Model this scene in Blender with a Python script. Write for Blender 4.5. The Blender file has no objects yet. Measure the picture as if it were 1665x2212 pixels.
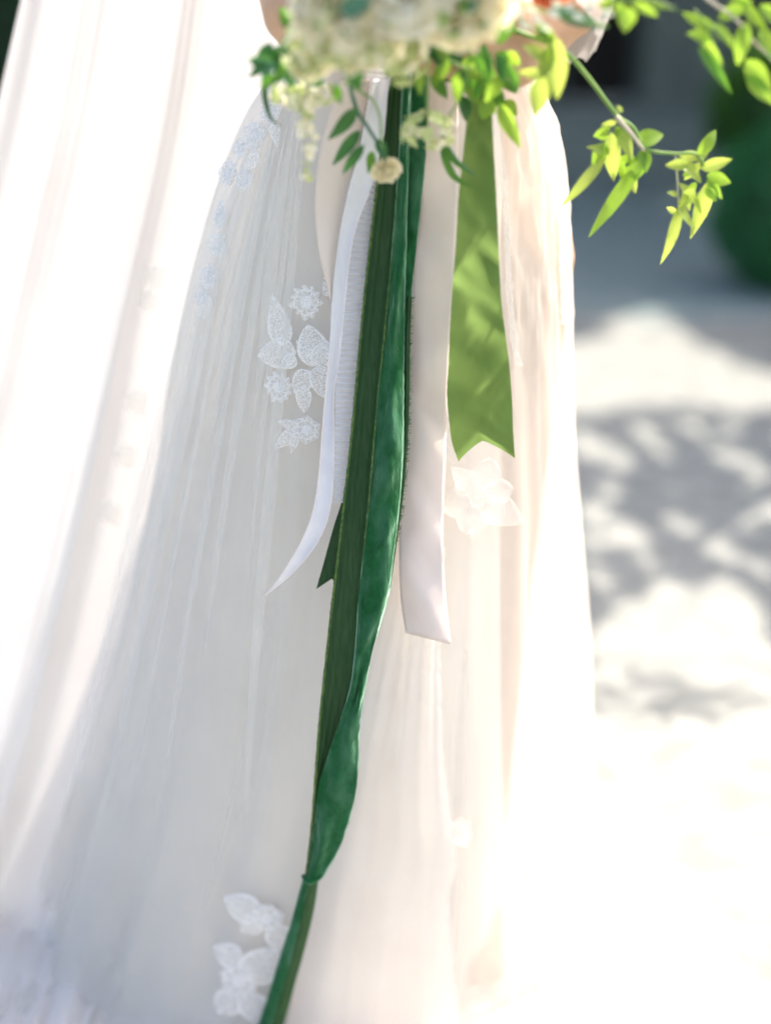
import bpy, bmesh, math, random
from mathutils import Vector, Matrix, noise
from mathutils.bvhtree import BVHTree
R = math.radians
random.seed(11)
sc = bpy.context.scene
COL = sc.collection

# ---------------------------------------------------------------- camera, sky, sun, exposure
CAM_H, PITCH = 1.22, R(19.8)
cam = bpy.data.cameras.new('camera'); cam_o = bpy.data.objects.new('camera', cam); COL.objects.link(cam_o)
cam_o.location = (0, 0, CAM_H); cam_o.rotation_euler = (R(90) - PITCH, 0, 0)
cam.sensor_fit = 'HORIZONTAL'; cam.sensor_width = 41.5; cam.lens = 80
cam.clip_start = 0.05; cam.clip_end = 500
cam.dof.use_dof = True; cam.dof.aperture_fstop = 2.0; cam.dof.focus_distance = 1.475
cam.dof.aperture_blades = 0
sc.camera = cam_o

SUN_EL, SUN_AZ = R(54), R(57)            # azimuth: behind the bride, to the right
SUN = Vector((math.sin(SUN_AZ)*math.cos(SUN_EL), math.cos(SUN_AZ)*math.cos(SUN_EL), math.sin(SUN_EL)))
world = bpy.data.worlds.new('World'); sc.world = world; world.use_nodes = True
nt = world.node_tree; nt.nodes.clear()
sky = nt.nodes.new('ShaderNodeTexSky'); sky.sky_type = 'NISHITA'; sky.sun_disc = False
sky.sun_elevation = SUN_EL; sky.sun_rotation = SUN_AZ
sky.air_density = 1.0; sky.dust_density = 4.0; sky.ozone_density = 1.0
bg = nt.nodes.new('ShaderNodeBackground'); bg.inputs[1].default_value = 0.15
wo = nt.nodes.new('ShaderNodeOutputWorld')
nt.links.new(sky.outputs[0], bg.inputs[0]); nt.links.new(bg.outputs[0], wo.inputs[0])
sl = bpy.data.lights.new('sun', 'SUN'); sl.energy = 3.7; sl.angle = R(0.53); sl.color = (1.0, 0.945, 0.88)
so = bpy.data.objects.new('sun', sl); COL.objects.link(so)
so.rotation_euler = SUN.to_track_quat('Z', 'Y').to_euler(); so.location = SUN*30

sc.view_settings.view_transform = 'Standard'; sc.view_settings.look = 'None'
sc.view_settings.gamma = 1.0; sc.view_settings.use_curve_mapping = False
sc.view_settings.exposure = 1.55
sc.view_settings.use_white_balance = True; sc.view_settings.white_balance_temperature = 7150; sc.view_settings.white_balance_tint = 11
sc.render.engine = 'CYCLES'
sc.cycles.use_denoising = True; sc.cycles.use_adaptive_sampling = True; sc.cycles.adaptive_threshold = 0.03
sc.cycles.max_bounces = 10; sc.cycles.diffuse_bounces = 4; sc.cycles.transmission_bounces = 6
sc.cycles.transparent_max_bounces = 24; sc.cycles.sample_clamp_indirect = 8

# ---------------------------------------------------------------- helpers
FP = 3210.0
CT, ST = math.cos(PITCH), math.sin(PITCH)
def W(px, py, Y):
    """a point of the photograph, at the distance Y in front of the photographer"""
    a = (px-832.5)/FP; b = (1106-py)/FP
    t = Y/(CT + b*ST)
    return Vector((a*t, Y, CAM_H + (-ST + b*CT)*t))
def ray(px, py):
    a = (px-832.5)/FP; b = (1106-py)/FP
    return Vector((a, CT+b*ST, -ST+b*CT)).normalized()
CAMP = Vector((0, 0, CAM_H))

def lerp_tab(tab, x):
    if x <= tab[0][0]: return tab[0][1]
    for (a, b), (c, d) in zip(tab, tab[1:]):
        if x <= c:
            t = (x-a)/(c-a); return b + (d-b)*t
    return tab[-1][1]
def smooth_tab(tab, x):
    """catmull-rom through (x, y) pairs"""
    n = len(tab)
    if x <= tab[0][0]: return tab[0][1]
    if x >= tab[-1][0]: return tab[-1][1]
    for i in range(n-1):
        if x <= tab[i+1][0]:
            x0, y0 = tab[i]; x1, y1 = tab[i+1]
            m0 = (y1-tab[i-1][1])/(x1-tab[i-1][0]) if i > 0 else (y1-y0)/(x1-x0)
            m1 = (tab[i+2][1]-y0)/(tab[i+2][0]-x0) if i+2 < n else (y1-y0)/(x1-x0)
            h = x1-x0; t = (x-x0)/h
            return ((2*t**3-3*t**2+1)*y0 + (t**3-2*t**2+t)*h*m0 + (-2*t**3+3*t**2)*y1 + (t**3-t**2)*h*m1)
def nz(x, y=0.0, z=0.0): return noise.noise(Vector((x, y, z)))

def link(o, parent=None, base=None):
    COL.objects.link(o)
    if parent is not None:
        o.parent = parent
        if parent.type == 'EMPTY':
            o.matrix_parent_inverse = Matrix.Translation(parent.location).inverted()
    return o
def mesh_obj(name, verts, faces, mats, parent=None, smooth=True, uvs=None, mi=None):
    me = bpy.data.meshes.new(name); me.from_pydata([tuple(v) for v in verts], [], faces)
    for m in (mats if isinstance(mats, (list, tuple)) else [mats]): me.materials.append(m)
    if smooth: me.polygons.foreach_set('use_smooth', [True]*len(me.polygons))
    if mi: me.polygons.foreach_set('material_index', mi)
    if uvs:
        ul = me.uv_layers.new(name='UVMap')
        for l in me.loops: ul.data[l.index].uv = uvs[l.vertex_index]
    me.update()
    return link(bpy.data.objects.new(name, me), parent)
def data_obj(name, me, mat4, parent):
    o = bpy.data.objects.new(name, me); link(o, parent); o.matrix_basis = mat4; return o
def thing(name, label, cat, loc, group=None):
    o = bpy.data.objects.new(name, None); o.location = loc; o.empty_display_size = 0.05; COL.objects.link(o)
    tag(o, label, cat, group); return o
def tag(o, label=None, cat=None, group=None, kind=None):
    if label: o['label'] = label
    if cat: o['category'] = cat
    if group: o['group'] = group
    if kind: o['kind'] = kind
    return o
def grid(fn, nu, nv, closed=False):
    vs, fs, uv = [], [], []
    cols = nu if closed else nu+1
    for j in range(nv+1):
        for i in range(cols):
            vs.append(fn(i/nu, j/nv)); uv.append((i/nu, j/nv))
    for j in range(nv):
        for i in range(nu):
            a = j*cols+i; b = j*cols+(i+1) % cols
            fs.append((a, b, b+cols, a+cols))
    return vs, fs, uv
def solidify(o, t, off=0.0):
    m = o.modifiers.new('thickness', 'SOLIDIFY'); m.thickness = t; m.offset = off; return o
def tube(pts, radii, seg=8, sub=5):
    """swept tube through points (catmull-rom)"""
    P = []; Q = []
    n = len(pts)
    tab = [[(i, p[k]) for i, p in enumerate(pts)] for k in range(3)]
    rt = [(i, r) for i, r in enumerate(radii)]
    N = (n-1)*sub
    for i in range(N+1):
        t = i/sub
        P.append(Vector([smooth_tab(tab[k], t) for k in range(3)])); Q.append(lerp_tab(rt, t))
    vs, fs = [], []
    up = Vector((0.3, 0.2, 1)).normalized()
    for i, p in enumerate(P):
        d = (P[min(i+1, N)]-P[max(i-1, 0)])
        d = d.normalized() if d.length > 1e-9 else Vector((0, 0, 1))
        s = d.cross(up if abs(d.dot(up)) < .95 else Vector((1, 0, 0))).normalized(); u = s.cross(d)
        for k in range(seg):
            a = 2*math.pi*k/seg
            vs.append(p + (s*math.cos(a)+u*math.sin(a))*Q[i])
    for i in range(N):
        for k in range(seg):
            a = i*seg+k; b = i*seg+(k+1) % seg
            fs.append((a, b, b+seg, a+seg))
    fs.append(tuple(range(seg))[::-1]); fs.append(tuple(range(N*seg, N*seg+seg)))
    return vs, fs
def join_parts(lst):
    V, Fc = [], []
    for v, f in lst:
        o = len(V); V += v; Fc += [tuple(i+o for i in q) for q in f]
    return V, Fc

# ---------------------------------------------------------------- materials
def new_mat(name):
    m = bpy.data.materials.new(name); m.use_nodes = True; t = m.node_tree; t.nodes.clear()
    return m, t, t.nodes.new('ShaderNodeOutputMaterial')
def noise_mix(t, c1, c2, scale, detail=4, coord='Object', lo=0.35, hi=0.65, stretch=None):
    tc = t.nodes.new('ShaderNodeTexCoord'); n = t.nodes.new('ShaderNodeTexNoise')
    n.inputs['Scale'].default_value = scale; n.inputs['Detail'].default_value = detail
    src = tc.outputs[coord]
    if stretch:
        mp = t.nodes.new('ShaderNodeMapping'); mp.inputs['Scale'].default_value = stretch
        t.links.new(src, mp.inputs[0]); src = mp.outputs[0]
    t.links.new(src, n.inputs['Vector'])
    r = t.nodes.new('ShaderNodeMapRange'); r.inputs[1].default_value = lo; r.inputs[2].default_value = hi
    t.links.new(n.outputs[0], r.inputs[0])
    mx = t.nodes.new('ShaderNodeMix'); mx.data_type = 'RGBA'
    mx.inputs[6].default_value = (*c1, 1); mx.inputs[7].default_value = (*c2, 1)
    t.links.new(r.outputs[0], mx.inputs[0])
    return mx.outputs[2], r.outputs[0], n.outputs[0]
def bump(t, h, strength, dist):
    b = t.nodes.new('ShaderNodeBump'); b.inputs['Strength'].default_value = strength; b.inputs['Distance'].default_value = dist
    t.links.new(h, b.inputs['Height']); return b.outputs[0]
def principled(name, c1, c2, scale, rough=0.7, spec=0.3, bs=0.0, bd=0.01, sheen=0, stretch=None, sss=0, lo=.35, hi=.65):
    m, t, out = new_mat(name); p = t.nodes.new('ShaderNodeBsdfPrincipled')
    col, fac, raw = noise_mix(t, c1, c2, scale, stretch=stretch, lo=lo, hi=hi)
    t.links.new(col, p.inputs['Base Color']); p.inputs['Roughness'].default_value = rough
    p.inputs['Specular IOR Level'].default_value = spec
    if sheen: p.inputs['Sheen Weight'].default_value = sheen
    if sss:
        p.inputs['Subsurface Weight'].default_value = sss; p.inputs['Subsurface Radius'].default_value = (.012, .004, .002)
        p.inputs['Subsurface Scale'].default_value = 1
    if bs: t.links.new(bump(t, raw, bs, bd), p.inputs['Normal'])
    t.links.new(p.outputs[0], out.inputs[0]); return m
def cloth(name, c1, c2, scale, transl=0.4, transp=0.0, tcol=None, weave=0, gloss=0.0, stretch=None, coord='Object'):
    """thin cloth: diffuse + light passing through + open weave"""
    m, t, out = new_mat(name)
    col, fac, raw = noise_mix(t, c1, c2, scale, stretch=stretch, coord=coord)
    d = t.nodes.new('ShaderNodeBsdfDiffuse'); t.links.new(col, d.inputs[0])
    tr = t.nodes.new('ShaderNodeBsdfTranslucent')
    if tcol: tr.inputs[0].default_value = (*tcol, 1)
    else: t.links.new(col, tr.inputs[0])
    mx = t.nodes.new('ShaderNodeMixShader'); mx.inputs[0].default_value = transl
    t.links.new(d.outputs[0], mx.inputs[1]); t.links.new(tr.outputs[0], mx.inputs[2]); cur = mx.outputs[0]
    if weave:
        n2 = t.nodes.new('ShaderNodeTexNoise'); n2.inputs['Scale'].default_value = weave; n2.inputs['Detail'].default_value = 2
        tc = t.nodes.new('ShaderNodeTexCoord'); t.links.new(tc.outputs['Object'], n2.inputs['Vector'])
        b = bump(t, n2.outputs[0], 0.35, 0.0015)
        t.links.new(b, d.inputs['Normal'])
    if gloss:
        g = t.nodes.new('ShaderNodeBsdfGlossy'); g.inputs['Roughness'].default_value = 0.38
        g.inputs[0].default_value = (.9, .9, .9, 1)
        m3 = t.nodes.new('ShaderNodeMixShader'); m3.inputs[0].default_value = gloss
        t.links.new(cur, m3.inputs[1]); t.links.new(g.outputs[0], m3.inputs[2]); cur = m3.outputs[0]
    if transp:
        tp = t.nodes.new('ShaderNodeBsdfTransparent'); m2 = t.nodes.new('ShaderNodeMixShader')
        m2.inputs[0].default_value = transp
        t.links.new(cur, m2.inputs[1]); t.links.new(tp.outputs[0], m2.inputs[2]); cur = m2.outputs[0]
    t.links.new(cur, out.inputs[0]); return m
def lace_cloth(name, lo_t, hi_t):
    m = cloth(name, (.84, .85, .86), (.93, .93, .93), 500, .3, .5, weave=1100)
    t = m.node_tree
    n = t.nodes.new('ShaderNodeTexNoise'); n.inputs['Scale'].default_value = 850; n.inputs['Detail'].default_value = 2
    tc = t.nodes.new('ShaderNodeTexCoord'); t.links.new(tc.outputs['Object'], n.inputs['Vector'])
    r = t.nodes.new('ShaderNodeMapRange'); r.inputs[1].default_value = .38; r.inputs[2].default_value = .62; r.inputs[3].default_value = lo_t; r.inputs[4].default_value = hi_t
    t.links.new(n.outputs[0], r.inputs[0])
    mx = [q for q in t.nodes if q.type == 'MIX_SHADER' and any(l.from_node.type == 'BSDF_TRANSPARENT' for l in q.inputs[2].links)][0]
    t.links.new(r.outputs[0], mx.inputs[0]); return m
def leaf_mat(name, c1, c2, tcol, transl=0.5, scale=60):
    m, t, out = new_mat(name)
    col, fac, raw = noise_mix(t, c1, c2, scale)
    p = t.nodes.new('ShaderNodeBsdfPrincipled'); t.links.new(col, p.inputs['Base Color'])
    p.inputs['Roughness'].default_value = 0.42; p.inputs['Specular IOR Level'].default_value = 0.45
    t.links.new(bump(t, raw, 0.3, 0.001), p.inputs['Normal'])
    tr = t.nodes.new('ShaderNodeBsdfTranslucent'); tr.inputs[0].default_value = (*tcol, 1)
    mx = t.nodes.new('ShaderNodeMixShader'); mx.inputs[0].default_value = transl
    t.links.new(p.outputs[0], mx.inputs[1]); t.links.new(tr.outputs[0], mx.inputs[2])
    t.links.new(mx.outputs[0], out.inputs[0]); return m
def velvet_mat():
    m, t, out = new_mat('green_velvet')
    c0, _, _ = noise_mix(t, (.005, .062, .018), (.010, .092, .032), 120, detail=6, lo=.3, hi=.7)
    # sheen of the crushed pile painted into the colour as paler patches
    _, f2, raw2 = noise_mix(t, (0, 0, 0), (1, 1, 1), 52, detail=12, lo=.42, hi=.82, stretch=(1, 1, .45))
    mx = t.nodes.new('ShaderNodeMix'); mx.data_type = 'RGBA'; t.links.new(f2, mx.inputs[0]); t.links.new(c0, mx.inputs[6])
    mx.inputs[7].default_value = (.05, .15, .09, 1)
    p = t.nodes.new('ShaderNodeBsdfPrincipled'); t.links.new(mx.outputs[2], p.inputs['Base Color'])
    p.inputs['Roughness'].default_value = 0.95; p.inputs['Specular IOR Level'].default_value = 0.1
    p.inputs['Sheen Weight'].default_value = .9
    p.inputs['Sheen Roughness'].default_value = 0.35; p.inputs['Sheen Tint'].default_value = (.5, .85, .66, 1)
    t.links.new(bump(t, raw2, .8, .006), p.inputs['Normal'])
    t.links.new(p.outputs[0], out.inputs[0]); return m
def stripe_cloth():
    m, t, out = new_mat('white_ribbed_organza')
    tc = t.nodes.new('ShaderNodeTexCoord'); sp = t.nodes.new('ShaderNodeSeparateXYZ'); t.links.new(tc.outputs['UV'], sp.inputs[0])
    mu = t.nodes.new('ShaderNodeMath'); mu.operation = 'MULTIPLY'; mu.inputs[1].default_value = 78*2*math.pi
    nn = t.nodes.new('ShaderNodeTexNoise'); nn.inputs['Scale'].default_value = 60; t.links.new(tc.outputs['Object'], nn.inputs['Vector'])
    ad = t.nodes.new('ShaderNodeMath'); ad.operation = 'MULTIPLY_ADD'; ad.inputs[1].default_value = 3.0; t.links.new(nn.outputs[0], ad.inputs[0])
    si = t.nodes.new('ShaderNodeMath'); si.operation = 'SINE'
    t.links.new(sp.outputs[1], mu.inputs[0]); t.links.new(mu.outputs[0], ad.inputs[2]); t.links.new(ad.outputs[0], si.inputs[0])
    mr = t.nodes.new('ShaderNodeMapRange'); mr.inputs[1].default_value = -.5; mr.inputs[2].default_value = .6
    mr.inputs[3].default_value = .34; mr.inputs[4].default_value = .10
    t.links.new(si.outputs[0], mr.inputs[0])
    d = t.nodes.new('ShaderNodeBsdfDiffuse'); d.inputs[0].default_value = (.78, .79, .84, 1)
    tr = t.nodes.new('ShaderNodeBsdfTranslucent'); tr.inputs[0].default_value = (.8, .8, .85, 1)
    mx = t.nodes.new('ShaderNodeMixShader'); mx.inputs[0].default_value = .3
    t.links.new(d.outputs[0], mx.inputs[1]); t.links.new(tr.outputs[0], mx.inputs[2])
    tp = t.nodes.new('ShaderNodeBsdfTransparent'); m2 = t.nodes.new('ShaderNodeMixShader')
    t.links.new(mr.outputs[0], m2.inputs[0]); t.links.new(mx.outputs[0], m2.inputs[1]); t.links.new(tp.outputs[0], m2.inputs[2])
    t.links.new(m2.outputs[0], out.inputs[0]); return m
M = {
 'path': principled('cream_gravel_path', (.195, .208, .20), (.285, .295, .28), 12, .9, .2, .5, .012),
 'ground': principled('pale_gravel', (.195, .252, .247), (.26, .31, .302), 9, .9, .2, .5, .02),
 'lining': cloth('blush_lining', (.81, .735, .675), (.84, .775, .72), 5, .12, 0),
 'tulle': cloth('white_tulle', (.85, .85, .83), (.88, .88, .86), 14, .45, .66),
 'tulle_b': cloth('ivory_tulle', (.85, .83, .79), (.88, .86, .82), 14, .45, .5),
 'panel': cloth('ivory_overskirt', (.84, .80, .77), (.87, .84, .81), 14, .4, .3),
 'veil': cloth('white_veil', (.82, .78, .76), (.85, .82, .80), 8, .31, .04),
 'lace': lace_cloth('white_lace', .0, .35),
 'net': lace_cloth('white_lace_net', .15, .75),
 'lace_b': cloth('ivory_lace', (.86, .84, .81), (.9, .88, .86), 300, .4, .5, weave=700),
 'velvet': velvet_mat(),
 'satin_back': cloth('green_ribbon_back', (.020, .064, .022), (.032, .082, .032), 120, .05, 0, weave=700, gloss=.012, stretch=(3, 3, .2)),
 'edge': principled('frayed_green_edge', (.12, .18, .05), (.04, .10, .035), 300, .9, .1),
 'thread': principled('green_thread', (.05, .12, .05), (.08, .17, .07), 300, .9, .1),
 'silk': cloth('leaf_green_silk', (.028, .09, .02), (.055, .135, .036), 70, .5, 0, tcol=(.27, .42, .13), weave=600, stretch=(1, 1, .5)),
 'blush': cloth('blush_satin', (.76, .65, .60), (.80, .70, .65), 20, .15, 0, gloss=.03),
 'champagne': cloth('champagne_satin', (.74, .64, .56), (.78, .69, .61), 20, .15, 0, gloss=.03),
 'white_rib': cloth('white_grosgrain', (.78, .79, .85), (.84, .85, .90), 30, .25, 0, weave=500),
 'white_hem': cloth('white_hem', (.86, .80, .80), (.9, .86, .86), 30, .3, 0),
 'stripe': stripe_cloth(),
 'skin': principled('skin', (.46, .27, .17), (.54, .33, .21), 30, .5, .35, .1, .002, sss=.25),
 'hair': principled('brown_hair', (.05, .028, .015), (.09, .05, .03), 60, .45, .4, .6, .004, stretch=(1, 1, .1)),
 'cream': leaf_mat('cream_petal', (.88, .85, .70), (.93, .91, .80), (.92, .84, .55), .5, 30),
 'cream_w': leaf_mat('white_petal', (.88, .87, .78), (.94, .93, .87), (.94, .90, .70), .5, 30),
 'cream_g': leaf_mat('greenish_petal', (.48, .58, .28), (.68, .70, .42), (.55, .66, .25), .45, 60),
 'coral': leaf_mat('coral_petal', (.80, .28, .14), (.85, .38, .22), (.9, .30, .12), .5, 30),
 'silver': leaf_mat('silver_bud', (.55, .60, .50), (.72, .74, .66), (.5, .55, .4), .25, 60),
 'leaf_dark': leaf_mat('dark_leaf', (.022, .095, .022), (.04, .15, .04), (.05, .22, .02), .3),
 'leaf_teal': leaf_mat('blue_green_leaf', (.05, .17, .11), (.08, .22, .14), (.06, .2, .08), .3),
 'leaf_mid': leaf_mat('green_leaf', (.045, .15, .025), (.07, .20, .04), (.16, .42, .03), .45),
 'leaf_lime': leaf_mat('young_leaf', (.11, .23, .035), (.17, .31, .07), (.36, .60, .06), .55),
 'leaf_yel': leaf_mat('yellow_green_leaf', (.17, .28, .06), (.24, .35, .10), (.50, .64, .12), .55),
 'stem': principled('green_stem', (.12, .26, .05), (.20, .32, .09), 80, .5, .3),
 'stem_p': principled('pale_stem', (.42, .42, .30), (.50, .42, .34), 80, .5, .3),
 'hedge_leaf': leaf_mat('hedge_leaf', (.010, .045, .016), (.02, .075, .028), (.02, .10, .02), .25, 8),
 'box_leaf': leaf_mat('boxwood_leaf', (.02, .15, .055), (.045, .24, .095), (.05, .32, .09), .35, 8),
 'tree_leaf': leaf_mat('tree_leaf', (.035, .09, .025), (.06, .13, .04), (.12, .28, .03), .3, 4),
 'bark': principled('bark', (.09, .07, .05), (.16, .13, .10), 12, .9, .1, .8, .03, stretch=(1, 1, .2)),
 'wall': principled('grey_green_render', (.085, .105, .095), (.115, .135, .125), 3, .85, .2, .2, .01),
 'pillar': principled('grey_stone', (.16, .19, .18), (.22, .25, .235), 4, .85, .2, .3, .01),
 'door': principled('dark_door', (.012, .010, .010), (.02, .016, .015), 5, .6, .3),
 'dry_leaf': principled('dry_leaf', (.62, .50, .38), (.72, .62, .50), 30, .8, .2),
 'pebble': principled('pale_pebble', (.50, .46, .40), (.62, .57, .50), 20, .85, .2),
}

# ---------------------------------------------------------------- ground
def ground():
    vs, fs, uv = [], [], []
    n = 120
    def f(u, v):
        x = (u-.5)*2; y = v
        X = math.copysign(abs(x)**2.2, x)*120; Y = -20 + (y**2.2)*230
        z = 0.010*nz(X*.9, Y*.9) + .004*nz(X*4, Y*4)
        if math.hypot(X, Y-1.6) > 60: z *= .2
        return Vector((X, Y, z-.008))
    vs, fs, uv = grid(f, n, n)
    o = mesh_obj('ground', vs, fs, M['ground']); tag(o, kind='structure')
ground()

def path():
    def f(u, v):
        X = (u-.5)*16; Y = -9+v*14.6+(v**8)*(.22*nz(X*1.3)+.12*nz(X*4.2))
        return Vector((X, Y, .006+.004*nz(X*3, Y*3)+.003*nz(X*9, Y*9)))
    v, f_, uv = grid(f, 130, 90)
    tag(mesh_obj('path', v, f_, M['path']), kind='structure')
path()

# ---------------------------------------------------------------- leaf masses
def leaf_card(c, size, rng, verts, faces, flat=0.0):
    d = Vector((rng.gauss(0, 1), rng.gauss(0, 1), rng.gauss(0, 1)*(1-flat)+.001)).normalized()
    s = d.cross(Vector((rng.gauss(0, 1), rng.gauss(0, 1), rng.gauss(0, 1)))).normalized(); n = d.cross(s)
    L = size*rng.uniform(.7, 1.3); w = L*.28
    b = len(verts)
    verts += [c, c+d*L*.45+s*w+n*L*.06, c+d*L, c+d*L*.45-s*w+n*L*.06]
    faces += [(b, b+1, b+2), (b, b+2, b+3)]

# house behind
def box(x0, x1, y0, y1, z0, z1, bev=.01):
    bm = bmesh.new(); bmesh.ops.create_cube(bm, size=1)
    bmesh.ops.scale(bm, vec=(x1-x0, y1-y0, z1-z0), verts=bm.verts)
    bmesh.ops.translate(bm, vec=((x0+x1)/2, (y0+y1)/2, (z0+z1)/2), verts=bm.verts)
    bmesh.ops.bevel(bm, geom=bm.edges[:], offset=bev, segments=2, affect='EDGES')
    v = [x.co.copy() for x in bm.verts]; f = [tuple(q.index for q in p.verts) for p in bm.faces]; bm.free()
    return v, f
YW = 15.6
def house():
    t = thing('house', 'grey green rendered house front with a dark doorway in deep shade', 'house', (3, YW, 0))
    # wall left of the door, right of it and above it
    dx0, dx1 = W(1215, 200, YW).x, W(1372, 200, YW).x
    for i, (a, b, c, d) in enumerate(((-9, dx0, 0, 6.2), (dx1, 14, 0, 6.2), (dx0+.002, dx1-.002, 2.5, 6.18))):
        mesh_obj('wall', *box(a, b, YW, YW+.4, c-.05 if c == 0 else c, d), M['wall'], t, smooth=False)
    d = mesh_obj('door', *box(dx0+.02, dx1-.02, YW+.22, YW+.30, 0.03, 2.49), M['door'], t, smooth=False)
    for k in range(2):
        for q in range(3):
            x = dx0+.1+k*(dx1-dx0-.12)/2; w = (dx1-dx0-.3)/2
            mesh_obj('door_panel', *box(x, x+w, YW+.195, YW+.222, .15+q*.78, .15+q*.78+.66, .012), M['door'], d, smooth=False)
    mesh_obj('door_handle', *box(dx1-.16, dx1-.12, YW+.15, YW+.2, 1.0, 1.15, .008), M['pillar'], d, smooth=False)
    x0 = W(1385, 200, YW).x; x1 = W(1575, 200, YW).x
    p = mesh_obj('pilaster', *box(x0, x1, YW-.22, YW+.01, .0, 6.0, .03), M['pillar'], t, smooth=False)
    mesh_obj('plinth', *box(x0-.06, x1+.06, YW-.28, YW-.02, -.02, .22, .02), M['pillar'], p, smooth=False)
    mesh_obj('roof', *box(-9.4, 14.4, YW-.6, YW+6, 6.2, 6.5, .03), M['door'], t, smooth=False)
house()

def shrub_ball(name, label, cat, centre, rad, n, leaf, mat, squash=1.0, seed=1):
    rng = random.Random(seed)
    t = thing(name, label, cat, (centre.x, centre.y, 0))
    V, Fc = [], []
    for i in range(n):
        d = Vector((rng.gauss(0, 1), rng.gauss(0, 1), rng.gauss(0, 1))).normalized()
        r = rad*(1-abs(rng.gauss(0, .10)))*(1+.08*nz(d.x*2.5, d.y*2.5, d.z*2.5+seed))
        leaf_card(centre+Vector((d.x*r, d.y*r, d.z*r*squash)), leaf, rng, V, Fc)
    mesh_obj('crown', V, Fc, M[mat], t, smooth=False)
    # dense woody heart
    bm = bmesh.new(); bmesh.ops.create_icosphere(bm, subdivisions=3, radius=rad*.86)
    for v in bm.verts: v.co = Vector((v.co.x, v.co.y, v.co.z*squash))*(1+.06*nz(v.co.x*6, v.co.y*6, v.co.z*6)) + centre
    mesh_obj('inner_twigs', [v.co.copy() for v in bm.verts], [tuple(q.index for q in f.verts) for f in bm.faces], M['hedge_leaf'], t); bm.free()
    v, f = tube([Vector((centre.x, centre.y, -.02)), Vector((centre.x+.02, centre.y, centre.z*.5)), centre], [.045, .04, .03])
    mesh_obj('trunk', v, f, M['bark'], t)
shrub_ball('boxwood_shrub', 'clipped round dark green boxwood at the right edge, in shade', 'shrub', Vector((1.72, 6.2, .33)), .37, 5200, .045, 'box_leaf', 1.0, 3)
shrub_ball('highlight_shrub', 'round shrub behind the dark clipped boxwood, brighter green in place of a sun highlight', 'shrub', Vector((2.42, 9.4, .42)), .44, 3200, .06, 'leaf_mid', 1.0, 5)  # lighter leaf colour stands in for a sunlit highlight

def hedge():
    t = thing('hedge', 'tall dark green clipped hedge behind the veil at upper left', 'hedge', (-3.6, 9.5, 0))
    rng = random.Random(4); V, Fc = [], []
    for i in range(9000):
        x = rng.uniform(-6.2, -1.2); z = rng.uniform(0, 2.2); y = 9.0 + abs(rng.gauss(0, .09)) + .1*nz(x*1.3, z*1.3)
        if rng.random() < .2: y = rng.uniform(9, 9.9); z = 2.2+.06*rng.gauss(0, 1)
        leaf_card(Vector((x, y, z)), .08, rng, V, Fc)
    mesh_obj('foliage', V, Fc, M['hedge_leaf'], t, smooth=False)
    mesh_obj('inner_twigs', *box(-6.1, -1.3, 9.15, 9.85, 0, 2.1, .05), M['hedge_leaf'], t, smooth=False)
hedge()

# shade trees: crowns stand above the picture; their leaves dapple the gravel
def gp(px, py):
    r = ray(px, py); t = -CAM_H/r.z; return (r.x*t, r.y*t)
def shade_tree(label, trunk, clusters, leaf, seed, rule):
    rng = random.Random(seed)
    t = thing('shade_tree', label, 'tree', (trunk[0], trunk[1], 0), 'trees shading the garden')
    top = Vector((trunk[0], trunk[1], trunk[2]))
    v, f = tube([Vector((trunk[0], trunk[1], -.1)), Vector((trunk[0]+.06, trunk[1]+.05, trunk[2]*.5)), top], [.24, .18, .14], 10)
    tr = mesh_obj('trunk', v, f, M['bark'], t)
    V, Fc = [], []
    for (c, r, n, flat) in clusters:
        c = Vector(c)
        mid = (top+c)/2 + Vector((0, 0, .4))
        v, f = tube([top-Vector((0, 0, .3)), mid, c], [.10, .06, .02], 7)
        mesh_obj('limb', v, f, M['bark'], tr)
        k = 0; tries = 0
        while k < n and tries < n*5:
            tries += 1
            d = Vector((rng.gauss(0, .5), rng.gauss(0, .5), rng.gauss(0, .5)*flat))
            p = c+Vector((d.x*r[0], d.y*r[1], d.z*r[2]))
            g = p - SUN*(p.z/SUN.z)
            if not rule(g.x, g.y): continue
            leaf_card(p, leaf, rng, V, Fc, .3); k += 1
    mesh_obj('crown', V, Fc, M['tree_leaf'], t, smooth=False)
def up(x, y, z): return (x+SUN.x*z/SUN.z, y+SUN.y*z/SUN.z, z)
def seen(x, y):
    D = y*CT+CAM_H*ST
    return 832.5+FP*x/D, 1106+FP*(CAM_H*CT-y*ST)/D
TOP = [(-3000, 640), (600, 720), (1000, 800), (1240, 728), (1330, 658), (1400, 606), (1460, 650), (1530, 735), (1600, 770), (1660, 800), (1800, 830), (3000, 860)]
BOT = [(1000, 905), (1240, 893), (1330, 885), (1450, 862), (1540, 872), (1600, 905), (1660, 880), (1800, 905)]
def rule_far(x, y):
    if y < .5: return False
    if (x-2.0)**2+(y-9.05)**2 < .42**2: return False
    px, py = seen(x, y)
    return py < lerp_tab(TOP, px)-6+10*nz(px*.02, py*.02)
shade_tree('broad leafy tree casting the deep shade across the far gravel', (5.4, 12.5, 4.2),
    [(up(1.3, 7.2, 4), (1.5, 1.3, .6), 9000, 1), (up(3.4, 7.0, 4), (1.5, 1.6, .6), 7000, 1), (up(-.6, 8.0, 4), (1.5, 1.4, .6), 5000, 1),
     (up(1.6, 10.4, 4.4), (1.8, 1.6, .7), 9000, 1), (up(3.9, 10.6, 4.4), (1.8, 1.7, .7), 8000, 1), (up(2.6, 13.6, 4.6), (2.2, 1.6, .7), 7000, 1),
     (up(-3.2, 9.0, 4.2), (2., 1.8, .7), 7000, 1),], .24, 21, rule_far)
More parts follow.
